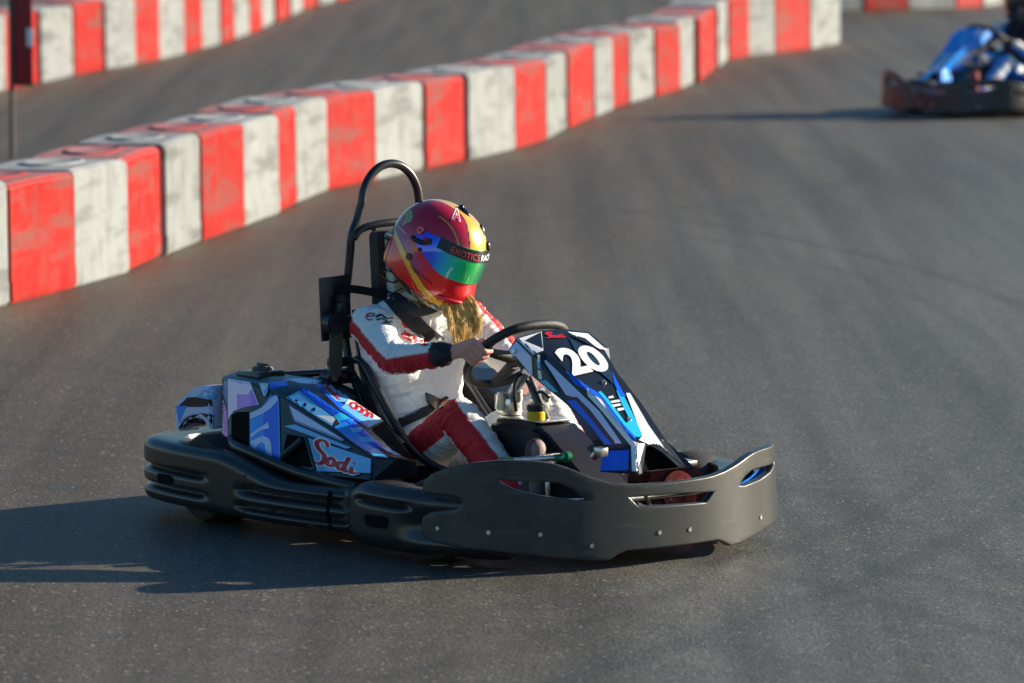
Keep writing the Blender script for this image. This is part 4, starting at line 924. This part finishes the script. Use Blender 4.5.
wrap(split_long(text2d('EXOTICS', .0)), R(-48), R(-8), .053, .071, .0072, 'lettering', M['orange'])
wrap(split_long(text2d('RACING', .02)), R(-5), R(30), .053, .071, .0072, 'lettering', M['white'])
M['redknob'] = mat('red_anodised_knob', (.55, .01, .03), .25, .4, coat=.5)
M['helmetbase'] = mat('blue_pivot_plate', (.04, .04, .55), .2, .5, coat=.8)
def knob(az, z, r, h, m, name, out=.004):
    p = hs_pt(az, z, out); n = (hs_pt(az, z, .02)-hs_pt(az, z)).normalized(); bm = bmesh.new(); add_cyl(bm, p, p+n*h, r, r*.85, 24, .001); return on_helm(name, bm, m)
for sg in (-1, 1):
    knob(sg*R(98), .066, .0135, .008, M['redknob'], 'pivot_knob'); knob(sg*R(98), .066, .006, .0095, M['maroon'], 'pivot_screw')
    knob(sg*R(84), .050, .009, .0075, M['redknob'], 'pivot_knob'); knob(sg*R(85), .016, .0065, .006, M['black'], 'visor_post')
    bm = bmesh.new(); add_tube(bm, [hs_pt(sg*a, z, .0065) for a, z in ((R(104), .036), (R(98), .034), (R(90), .036), (R(82), .042), (R(77), .050), (R(79), .059))], .0075, 10); on_helm('pivot_arm', bm, M['black'])
    knob(sg*R(96), -.022, .011, .004, M['maroon'], 'strap_screw', .001); knob(sg*R(148), -.012, .013, .014, M['metal'], 'rear_clip', -.002)
bm = bmesh.new()
for az, z in ((R(-30), .134), ):
    pass
def blob(c, s, rot=0):
    t = bmesh.new(); bmesh.ops.create_uvsphere(t, u_segments=16, v_segments=10, radius=1); bmesh.ops.transform(t, matrix=Matrix.Translation(c) @ Matrix.Rotation(rot, 4, 'Y') @ Matrix.Diagonal((*s, 1)), verts=t.verts); return t
bm = bmesh.new()
for c, s, r_ in (((.030, .005, .150), (.024, .014, .010), .2), ((.012, .005, .156), (.010, .010, .010), .2), ((.095, .035, .122), (.020, .011, .008), .8), ((.134, .042, .088), (.016, .010, .007), 1.0)):
    on_helm('vent_scoop', blob(c, s, r_), M['black'])

bm = bmesh.new(); add_tube(bm, [hs_pt(a, -.085, .003) for a in np.linspace(R(-40), R(40), 15)], .006, 8); on_helm('chin_vent', bm, M['redknob'])
bh = bvh_of(helm, visor)
stickers('emblem', [('olive', [(-0.2277,-0.1185,0.998),(-0.2177,-0.1066,0.9949),(-0.2108,-0.1002,0.9826),(-0.2074,-0.099,0.9641),(-0.2101,-0.1048,0.9487),(-0.2195,-0.1171,0.9441),(-0.2227,-0.1224,0.9364),(-0.2269,-0.127,0.9395),(-0.2242,-0.1212,0.9549),(-0.2213,-0.1156,0.9672),(-0.2279,-0.1242,0.9641),(-0.232,-0.1269,0.9795)]),
                    ('white', place(text2d('A', .06, .15), (-0.1319, -0.0067, 0.9579), (-0.1127, 0.0155, 0.9487), (-0.1361, -0.0054, 0.998))), ('red', place(text2d('A', .0, .15), (-0.129, -0.0031, 0.9579), (-0.1149, 0.0133, 0.9518), (-0.1327, -0.0021, 0.9918)))], bh, helm, .0018, .005)
stickers('lettering', [('black', place(text2d('Maggie Kimball', 0, .2), (-0.2027, -0.1187, 0.807), (-0.1555, -0.0693, 0.7531), (-0.1995, -0.1133, 0.8163)))], bh, helm, .0018, .004)

# ---- hair
def strands(name, specs, m, parent):
    bm = bmesh.new()
    for P, r in specs:
        Q = cr(P, 6); n = len(Q); add_tube(bm, Q, [max(.0006, r*(1-.75*(i/(n-1))**2)) for i in range(n)], 5)
    return fin(name, bm, m, parent, 80)
sp = []
rs_ = random.Random(3)
roots = [(-0.264, -0.02, 0.741), (-0.134, 0.06, 0.696)]
def on_chest(p, o):
    d = (p-CAM).normalized(); h = bt_.ray_cast(CAM, d)
    if h[0] is not None and (h[0]-CAM).length < (p-CAM).length+.014: return h[0]-d*(.006+o)
    return p
TOPL, TOPR = Vector((-0.213, -0.02, 0.732)), Vector((-0.129, 0.06, 0.705))
MIDL, MIDR = Vector((-0.123, -0.04, 0.665)), Vector((-0.074, 0.06, 0.653))
ENDL, ENDR = Vector((-0.085, -0.05, 0.594)), Vector((-0.079, 0.04, 0.583))
for k in range(2400):
    u = rs_.random()**.85; v = rs_.random(); o = .003+.020*v; lock = round(u*11)/11; u2 = u*.6+lock*.4
    j_ = lambda s: Vector((rs_.uniform(-s, s), rs_.uniform(-s, s), rs_.uniform(-s, s)))
    a = TOPL.lerp(TOPR, u)+j_(.008)+Vector((-.03*v, 0, .012))
    b = MIDL.lerp(MIDR, u2)+j_(.005)+Vector((.004*math.sin(lock*40), .012*math.sin(lock*23), 0))
    ln = rs_.uniform(.3, 1.0)+.25*math.sin(lock*29)-.35*abs(u-.45)
    e = ENDL.lerp(ENDR, u2)+j_(.013 if k % 14 else .035)+Vector((0, .016*math.sin(lock*31+1), .014*math.sin(lock*17))); e = b.lerp(e, ln)
    c1 = a.lerp(b, .5)+Vector((.010, .006*math.sin(lock*19), .004)); c2 = b.lerp(e, .55)+Vector((.006, .010*math.sin(lock*13+2), 0))
    sp.append(([a, on_chest(c1, o), on_chest(b, o), on_chest(c2, o), on_chest(e, o*.5)], rs_.uniform(.0005, .0012)))
for k in range(34):
    a = Vector((-.285+rs_.uniform(-.04, .05), -.055+rs_.uniform(-.03, .015), .748+rs_.uniform(-.010, .030)))
    b = a+Vector((.045+rs_.uniform(-.015, .015), -.022+rs_.uniform(-.006, .006), -.012)); e = a+Vector((.11+rs_.uniform(-.03, .03), -.03+rs_.uniform(-.012, .012), -.05+rs_.uniform(-.012, .012)))
    sp.append(([a, b, e], rs_.uniform(.0006, .0011)))
for k in range(9):
    a = Vector((-.335+rs_.uniform(-.01, .01), -.055+rs_.uniform(-.01, .02), .755+rs_.uniform(-.02, .03))); e = a+Vector((-.05+rs_.uniform(-.02, .02), -.03+rs_.uniform(-.02, .02), rs_.uniform(-.01, .03)))
    sp.append(([a, a.lerp(e, .5)+Vector((0, 0, -.008)), e], .0008))
strands('hair', sp, M['hair'], driver)
# ------------------------------------------------------------------ the place
def xy(px_pt, z=0): return Vector((px_pt[0], px_pt[1], z))
# asphalt
m, nt, b = nodes_of('worn_asphalt'); M['asphalt'] = m
N = nt.nodes.new; Lk = nt.links.new
tc = N('ShaderNodeTexCoord')
def tex_noise(scale, det=4, stretch=None, rot=0, rough=.55):
    n = N('ShaderNodeTexNoise'); n.inputs['Scale'].default_value = scale; n.inputs['Detail'].default_value = det; n.inputs['Roughness'].default_value = rough
    v = tc.outputs['Object']
    if stretch:
        mp = N('ShaderNodeMapping'); mp.inputs['Scale'].default_value = stretch; mp.inputs['Rotation'].default_value = (0, 0, rot); Lk(v, mp.inputs[0]); v = mp.outputs[0]
    Lk(v, n.inputs['Vector']); return n.outputs['Fac']
def ramp(fac, a, ca, bpos, cb):
    r = N('ShaderNodeValToRGB'); e = r.color_ramp.elements; e[0].position = a; e[0].color = (*ca, 1); e[1].position = bpos; e[1].color = (*cb, 1); Lk(fac, r.inputs[0]); return r.outputs[0]
def mixc(fac, a, c, mode='MIX'):
    x = N('ShaderNodeMix'); x.data_type = 'RGBA'; x.blend_type = mode
    if isinstance(fac, (int, float)): x.inputs[0].default_value = fac
    else: Lk(fac, x.inputs[0])
    for s, q in ((6, a), (7, c)):
        if isinstance(q, tuple): x.inputs[s].default_value = (*q, 1)
        else: Lk(q, x.inputs[s])
    return x.outputs[2]
# grey stone and brown rubbered lane: the lane follows the driving line, broken up by wide noise
sx = N('ShaderNodeSeparateXYZ'); Lk(tc.outputs['Object'], sx.inputs[0])
ma = N('ShaderNodeMath'); ma.operation = 'MULTIPLY_ADD'; Lk(sx.outputs['Y'], ma.inputs[0]); ma.inputs[1].default_value = -.125; Lk(sx.outputs['X'], ma.inputs[2])
mr = N('ShaderNodeMapRange'); Lk(ma.outputs[0], mr.inputs[0]); mr.inputs['From Min'].default_value = -3.2; mr.inputs['From Max'].default_value = -.9
big = tex_noise(.35, 5, (1.6, .5, 1), .2)
ad = N('ShaderNodeMath'); ad.operation = 'MULTIPLY_ADD'; Lk(big, ad.inputs[0]); ad.inputs[1].default_value = .9; Lk(mr.outputs[0], ad.inputs[2])
sb = N('ShaderNodeMath'); sb.operation = 'SUBTRACT'; Lk(ad.outputs[0], sb.inputs[0]); sb.inputs[1].default_value = .45; sb.use_clamp = True
base = mixc(sb.outputs[0], ASPHALT_BROWN, ASPHALT_GREY)
streak = tex_noise(1.2, 6, (3.4, .11, 1), -.16)
base = mixc(.7, base, ramp(streak, .32, (.55, .54, .53), .7, (1.30, 1.30, 1.30)), 'MULTIPLY')
mott = tex_noise(6, 6, None, 0, .65)
base = mixc(.55, base, ramp(mott, .3, (.72, .72, .72), .72, (1.25, 1.24, 1.22)), 'MULTIPLY')
vo = N('ShaderNodeTexVoronoi'); vo.inputs['Scale'].default_value = 120; Lk(tc.outputs['Object'], vo.inputs['Vector'])
sc_ = N('ShaderNodeSeparateColor'); Lk(vo.outputs['Color'], sc_.inputs[0])
base = mixc(.85, base, ramp(sc_.outputs[0], .05, (.60, .60, .61), .95, (1.40, 1.38, 1.34)), 'MULTIPLY')
lt = N('ShaderNodeMath'); lt.operation = 'GREATER_THAN'; Lk(sc_.outputs[1], lt.inputs[0]); lt.inputs[1].default_value = .985
base = mixc(lt.outputs[0], base, (.30, .29, .26))
# rubber left by sliding karts: thin arcs of different radius, broken up along their length
brk = tex_noise(.9, 3)
for cx, cy, r0, wd, am in ((-9, 9, 11.2, .05, .20), (-9, 9, 11.55, .05, .16), (-7.5, 13, 9.1, .07, .18), (-14, 21, 16.4, .06, .22), (-14, 21, 16.0, .05, .15), (-11, 8, 12.7, .12, .14), (-3, 32, 5.2, .10, .16)):
    vs_ = N('ShaderNodeVectorMath'); vs_.operation = 'DISTANCE'; Lk(tc.outputs['Object'], vs_.inputs[0]); vs_.inputs[1].default_value = (cx, cy, 0)
    d1 = N('ShaderNodeMath'); d1.operation = 'SUBTRACT'; Lk(vs_.outputs['Value'], d1.inputs[0]); d1.inputs[1].default_value = r0
    d2_ = N('ShaderNodeMath'); d2_.operation = 'ABSOLUTE'; Lk(d1.outputs[0], d2_.inputs[0])
    m1 = N('ShaderNodeMapRange'); Lk(d2_.outputs[0], m1.inputs[0]); m1.inputs['From Min'].default_value = wd*.5; m1.inputs['From Max'].default_value = wd*1.2; m1.inputs['To Min'].default_value = am; m1.inputs['To Max'].default_value = 0
    m2 = N('ShaderNodeMath'); m2.operation = 'MULTIPLY'; Lk(m1.outputs[0], m2.inputs[0]); Lk(brk, m2.inputs[1])
    m3 = N('ShaderNodeMath'); m3.operation = 'MULTIPLY'; m3.use_clamp = True; Lk(m2.outputs[0], m3.inputs[0]); m3.inputs[1].default_value = 2.2
    base = mixc(m3.outputs[0], base, (.035, .034, .033))
Lk(base, b.inputs['Base Color'])
rr = N('ShaderNodeMapRange'); Lk(mott, rr.inputs[0]); rr.inputs['To Min'].default_value = .46; rr.inputs['To Max'].default_value = .68; Lk(rr.outputs[0], b.inputs['Roughness'])
b.inputs['Specular IOR Level'].default_value = .22
bp1 = N('ShaderNodeBump'); bp1.inputs['Strength'].default_value = .32; bp1.inputs['Distance'].default_value = .004; Lk(vo.outputs['Distance'], bp1.inputs['Height'])
bp2 = N('ShaderNodeBump'); bp2.inputs['Strength'].default_value = .15; bp2.inputs['Distance'].default_value = .02; Lk(mott, bp2.inputs['Height']); Lk(bp1.outputs[0], bp2.inputs['Normal'])
Lk(bp2.outputs[0], b.inputs['Normal'])
bm = bmesh.new(); bmesh.ops.create_grid(bm, x_segments=8, y_segments=8, size=1200)
g = fin('asphalt_track', bm, M['asphalt'], None, 0); tag(g, None, None, None, 'structure')

# barrier plastic, scuffed and sun-bleached
def barrier_mat(name, col, pale, grime):
    m, nt, b = nodes_of(name); N = nt.nodes.new; Lk = nt.links.new
    tc = N('ShaderNodeTexCoord'); oi = N('ShaderNodeObjectInfo')
    ml = N('ShaderNodeVectorMath'); ml.operation = 'MULTIPLY_ADD'; Lk(oi.outputs['Random'], ml.inputs[0]); ml.inputs[1].default_value = (37, 19, 53); Lk(tc.outputs['Object'], ml.inputs[2])
    def nz(scale, stretch, det=6):
        mp = N('ShaderNodeMapping'); mp.inputs['Scale'].default_value = stretch; Lk(ml.outputs[0], mp.inputs[0])
        n = N('ShaderNodeTexNoise'); n.inputs['Scale'].default_value = scale; n.inputs['Detail'].default_value = 3; n.inputs['Roughness'].default_value = .5; Lk(mp.outputs[0], n.inputs['Vector']); return n.outputs['Fac']
    def rp(f, a, ca, bb_, cb):
        r = N('ShaderNodeValToRGB'); e = r.color_ramp.elements; e[0].position = a; e[0].color = (*ca, 1); e[1].position = bb_; e[1].color = (*cb, 1); Lk(f, r.inputs[0]); return r.outputs[0]
    def mx(f, a, c):
        x = N('ShaderNodeMix'); x.data_type = 'RGBA'
        if isinstance(f, float): x.inputs[0].default_value = f
        else: Lk(f, x.inputs[0])
        Lk(a, x.inputs[6])
        if isinstance(c, tuple): x.inputs[7].default_value = (*c, 1)
        else: Lk(c, x.inputs[7])
        return x.outputs[2]
    c = rp(nz(5, (1, 1, .6)), .35, col, .72, pale)
    c = mx(rp(nz(3.6, (.5, .5, 2.6)), .50, (0, 0, 0), .66, (.8, .8, .8)), c, grime)
    c = mx(rp(nz(10, (1, 1, .4)), .52, (0, 0, 0), .70, (.5, .5, .5)), c, grime)
    ge = N('ShaderNodeNewGeometry'); sz = N('ShaderNodeSeparateXYZ'); Lk(ge.outputs['Normal'], sz.inputs[0])
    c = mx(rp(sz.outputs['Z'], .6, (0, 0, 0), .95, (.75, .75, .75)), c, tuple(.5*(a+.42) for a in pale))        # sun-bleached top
    hs_ = N('ShaderNodeHueSaturation'); hv = N('ShaderNodeMapRange'); Lk(oi.outputs['Random'], hv.inputs[0]); hv.inputs['To Min'].default_value = .90; hv.inputs['To Max'].default_value = 1.06
    Lk(hv.outputs[0], hs_.inputs['Value']); Lk(c, hs_.inputs['Color'])
    Lk(hs_.outputs[0], b.inputs['Base Color']); b.inputs['Roughness'].default_value = .62; b.inputs['Specular IOR Level'].default_value = .10
    n2 = N('ShaderNodeTexNoise'); n2.inputs['Scale'].default_value = 9; Lk(ml.outputs[0], n2.inputs['Vector'])
    bp = N('ShaderNodeBump'); bp.inputs['Strength'].default_value = .35; bp.inputs['Distance'].default_value = .03; Lk(n2.outputs['Fac'], bp.inputs['Height']); Lk(bp.outputs[0], b.inputs['Normal'])
    return m
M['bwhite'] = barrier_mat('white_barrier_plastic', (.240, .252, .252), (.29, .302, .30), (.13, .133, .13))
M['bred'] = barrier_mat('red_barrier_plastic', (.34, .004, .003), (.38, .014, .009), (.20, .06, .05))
WORDS = ['first', 'second', 'third', 'fourth', 'fifth', 'sixth', 'seventh', 'eighth', 'ninth', 'tenth', 'eleventh', 'twelfth', 'thirteenth', 'fourteenth', 'fifteenth', 'sixteenth', 'seventeenth', 'eighteenth', 'nineteenth', 'twentieth', 'twenty-first', 'twenty-second', 'twenty-third', 'twenty-fourth', 'twenty-fifth', 'twenty-sixth', 'twenty-seventh', 'twenty-eighth', 'twenty-ninth', 'thirtieth']
def barrier_row(pts, first, h, depth, where, group, jog=.02, skip=0):
    cnt = {'red': 0, 'white': 0}; r = random.Random(len(pts)*7+int(h*100))
    for i in range(len(pts)-1):
        a, c = Vector((*pts[i], 0)), Vector((*pts[i+1], 0)); d = c-a; ln = d.length; d.normalize()
        colr = first if i % 2 == 0 else ('white' if first == 'red' else 'red')
        n = Vector((-d.y, d.x, 0))                                   # away from the track
        ctr = a+(c-a)/2+n*(depth/2+r.uniform(-.5, .5)*jog)
        hh = h+.012+r.uniform(-.008, .012); L2 = ln/2-.004; D2 = depth/2
        bm = bmesh.new()
        prof = [(-D2, 0), (-D2, .09), (-D2+.004, .11), (-D2+.008, hh-.015), (-D2+.025, hh), (D2-.025, hh), (D2-.008, hh-.015), (D2-.004, .11), (D2, .09), (D2, 0)]
        K = 7; rows = []
        for k in range(K+1):
            x = -L2+2*L2*k/K; crown = .008*math.sin(math.pi*k/K)**.7
            rows.append([bm.verts.new((x, y, z+(crown if z > hh-.02 else 0))) for y, z in prof])
        for k in range(K):
            for j in range(len(prof)-1): bm.faces.new((rows[k][j], rows[k][j+1], rows[k+1][j+1], rows[k+1][j]))
            bm.faces.new((rows[k][-1], rows[k][0], rows[k+1][0], rows[k+1][-1]))
        bm.faces.new(rows[0][::-1]); bm.faces.new(rows[-1])
        bmesh.ops.recalc_face_normals(bm, faces=bm.faces)
        top = [f for f in bm.faces if f.normal.z > .9 and abs(f.calc_center_median().y) < .06]
        bmesh.ops.bevel(bm, geom=[e for e in bm.edges if len(e.link_faces) == 2 and e.calc_face_angle() > .6], offset=.010, segments=2, affect='EDGES')
        # hand hold sunk in the top
        t = bmesh.new(); 
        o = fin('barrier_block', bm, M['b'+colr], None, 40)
        o.location = ctr; o.rotation_euler = (0, 0, math.atan2(d.y, d.x)+r.uniform(-.02, .02))
        bm2 = bmesh.new(); W_ = min(L2*.62, .3); N_ = 20
        ring = lambda rr, z, s=1: [bm2.verts.new((W_*rr*math.cos(q*math.tau/N_), .13*rr*math.sin(q*math.tau/N_), z)) for q in range(N_)]
        A = ring(1.06, hh+.002); B_ = ring(1.0, hh+.016); C2 = ring(.90, hh+.017); D_ = ring(.80, hh+.011)
        for P, Q in ((A, B_), (B_, C2), (C2, D_)):
            for q in range(N_): bm2.faces.new((P[q], P[(q+1) % N_], Q[(q+1) % N_], Q[q]))
        bm2.faces.new(D_)
        fin('top_rim', bm2, M['b'+colr], o, 40)
        cnt[colr] += 1
        tag(o, f'{colr} barrier block, {WORDS[cnt[colr]-1]} {colr} one from the left in the {where}', 'barrier', group)
near_front = [(-2.522,21.993),(-2.289,22.829),(-2.07,23.678),(-1.876,24.481),(-1.762,25.458),(-1.632,26.349),(-1.46,27.318),(-1.317,28.242),(-1.242,28.996),(-1.101,30.038),(-0.834,30.892),(-0.54,31.888),(-0.293,32.752),(0.027,33.873),(0.257,34.905),(0.407,36.24),(0.625,37.616),(0.768,38.615),(0.932,39.525),(1.161,40.554),(1.38,41.558),(1.567,42.612),(1.835,45.262),(2.014,46.813),(2.229,47.526),(2.526,48.154),(2.922,49.018),(3.31,50.49)]
barrier_row(near_front, 'white', .54, .50, 'row behind the near kart', 'red and white barrier blocks beside the near kart', .03)
far_front = [(-4.426,39.959),(-4.157,41.479),(-4.005,42.679),(-3.817,43.844),(-3.646,45.075),(-3.432,45.928),(-3.281,46.914),(-3.137,48.133),(-3.021,49.217),(-2.891,50.258),(-2.83,51.44),(-2.741,52.679),(-2.686,54.112),(-2.62,55.91),(-2.542,57.677),(-2.471,59.56),(-2.351,61.055),(-2.188,62.626),(-1.996,64.469)]
barrier_row(far_front, 'white', .60, .50, 'top left row', 'red and white barrier blocks across the inner lane', .03)
back_front = [(3.593,58.761),(4.128,59.078),(4.674,59.463),(5.284,59.952),(5.676,60.716),(6.132,61.918),(6.638,63.351)]
barrier_row(back_front, 'white', .60, .50, 'top right row', 'red and white barrier blocks at the far end', .02)

# post with a red board in front of the inner row
post = empty('marker_post', (*(-3.277, 32.95), 0)); tag(post, 'thin brown post with dark red board standing behind the near barrier row', 'post')
px0 = Vector((*(-3.277, 32.95), 0))
M['post'] = mat('rusty_post_paint', (.10, .065, .05), .6, var=.3, vscale=20)
M['board'] = mat('dark_red_board', (.33, .012, .025), .45, var=.2, vscale=6)
cyl('pole', (0, 0, 0), (0, 0, 1.75), .016, M['post'], post)
bd = box('board', (.075, .02, .95), (.125, .02, .92), M['board'], post, None, .004)
box('board_frame', (.075, .02, .482), (.135, .024, .016), M['black'], bd, None, .003)
box('white_patch', (.122, .006, .79), (.045, .006, .12), M['white'], bd, None, .002)

# ------------------------------------------------------------------ the kart and driver in the distance
def recol(me, mp, paintfn=None, cache={}):
    k = (me.name, 'b')
    if k in cache: return cache[k]
    n = me.copy()
    for i, mt in enumerate(n.materials):
        if mt and mt.name in mp: n.materials[i] = mp[mt.name]
    if paintfn: paintfn(n)
    cache[k] = n; return n
def copy_tree(o, parent, skip, mp, paintfn=None):
    if o.name.split('.')[0] in skip: return None
    c = o.copy(); COL.objects.link(c); c.parent = parent
    if c.data: c.data = recol(o.data, mp, paintfn if o.name.startswith('body') else None)
    for ch in list(o.children): copy_tree(ch, c, skip, mp, paintfn)
    return c
mp = {M['lavender'].name: M['lightblue'], M['purple'].name: M['blue'], M['magenta'].name: M['midblue'], M['lilac'].name: M['white'], M['maroon'].name: M['blue'], M['slate'].name: M['lightblue'], M['black'].name: M['midblue'], M['navy'].name: M['lightblue']}
POS2 = (*(3.716, 38.276), 0); H2 = R(-180+48)
M['blackhelmet'] = mat('black_helmet_paint', (.02, .02, .03), .25, coat=.8)
k2 = copy_tree(kart, None, {'number', 'lettering', 'hanging_webbing', 'belt_lettering', 'shoulder_strap'}, mp)
k2.location = POS2; k2.rotation_euler = (0, 0, H2); k2['label'] = 'blurred dark kart with blue bodywork driving in the distance at top right'
def blue_suit(n):
    m_ = len(n.vertices); p = np.zeros((m_, 4)); p[:, 3] = 1
    p[:, :3] = (.03, .24, .75)
    p[zone == 0, :3] = (.015, .015, .02); p[zone == 5, :3] = (.015, .015, .02); p[zone == 4, :3] = (.35, .03, .03)
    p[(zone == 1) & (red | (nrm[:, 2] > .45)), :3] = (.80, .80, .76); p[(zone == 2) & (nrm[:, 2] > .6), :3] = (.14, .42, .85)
    ws = np.maximum(np.where(kinds == 'thL', stripe('thL', (0, .8, .5), (.2, .9, .3), .035, .04), -1), np.where(kinds == 'shL', stripe('shL', (.3, .9, .2), (.3, .9, .1), .03, .03), -1)); p[ws > 0, :3] = (.85, .85, .80)
    p[zone == 3, :3] = (.03, .03, .03)
    n.color_attributes['paint'].data.foreach_set('color', p.ravel())
mp2 = {M['helmet'].name: M['blackhelmet'], M['visor'].name: M['blackhelmet'], M['redknob'].name: M['blackhelmet']}
d2 = copy_tree(driver, None, {'hair', 'emblem', 'lettering', 'flag_patch'}, mp2, blue_suit)
d2.location = POS2; d2.rotation_euler = (0, 0, H2); d2['label'] = 'driver in blue and black suit sitting in the distant kart at top right'

# ------------------------------------------------------------------ light, sky and camera
w = bpy.data.worlds.new('World'); scene.world = w; w.use_nodes = True
nt = w.node_tree; sk = nt.nodes.new('ShaderNodeTexSky'); sk.sky_type = 'NISHITA'; sk.sun_disc = False
AZ_, EL_ = R(SUN_AZ), R(SUN_EL)
sk.sun_elevation = EL_; sk.sun_rotation = math.pi/2-AZ_; sk.air_density = 1.0; sk.dust_density = .6; sk.ozone_density = 2.0
hsv = nt.nodes.new('ShaderNodeHueSaturation'); hsv.inputs['Saturation'].default_value = SKYSAT; nt.links.new(sk.outputs[0], hsv.inputs['Color'])
nt.links.new(hsv.outputs[0], nt.nodes['Background'].inputs['Color']); nt.nodes['Background'].inputs['Strength'].default_value = SKY
sl = bpy.data.lights.new('sun', 'SUN'); sl.energy = SUN; sl.angle = R(.5); sl.color = (1, .90, .73)
so = bpy.data.objects.new('sun', sl); COL.objects.link(so)
dirv = Vector((math.cos(AZ_)*math.cos(EL_), math.sin(AZ_)*math.cos(EL_), math.sin(EL_)))
so.rotation_euler = dirv.to_track_quat('Z', 'Y').to_euler(); so.location = dirv*30
cam = bpy.data.cameras.new('camera'); co_ = bpy.data.objects.new('camera', cam); COL.objects.link(co_)
cam.lens = 176.84; cam.sensor_width = 36; cam.clip_end = 3000
co_.location = (0, 0, 2.17); co_.rotation_euler = (math.pi/2-math.atan(516/5030), 0, 0)
cam.dof.use_dof = True; cam.dof.focus_distance = 15.45; cam.dof.aperture_fstop = 4.6
scene.camera = co_
vs = scene.view_settings; vs.view_transform = 'Standard'; vs.look = 'None'; vs.exposure = EXPO; vs.gamma = 1
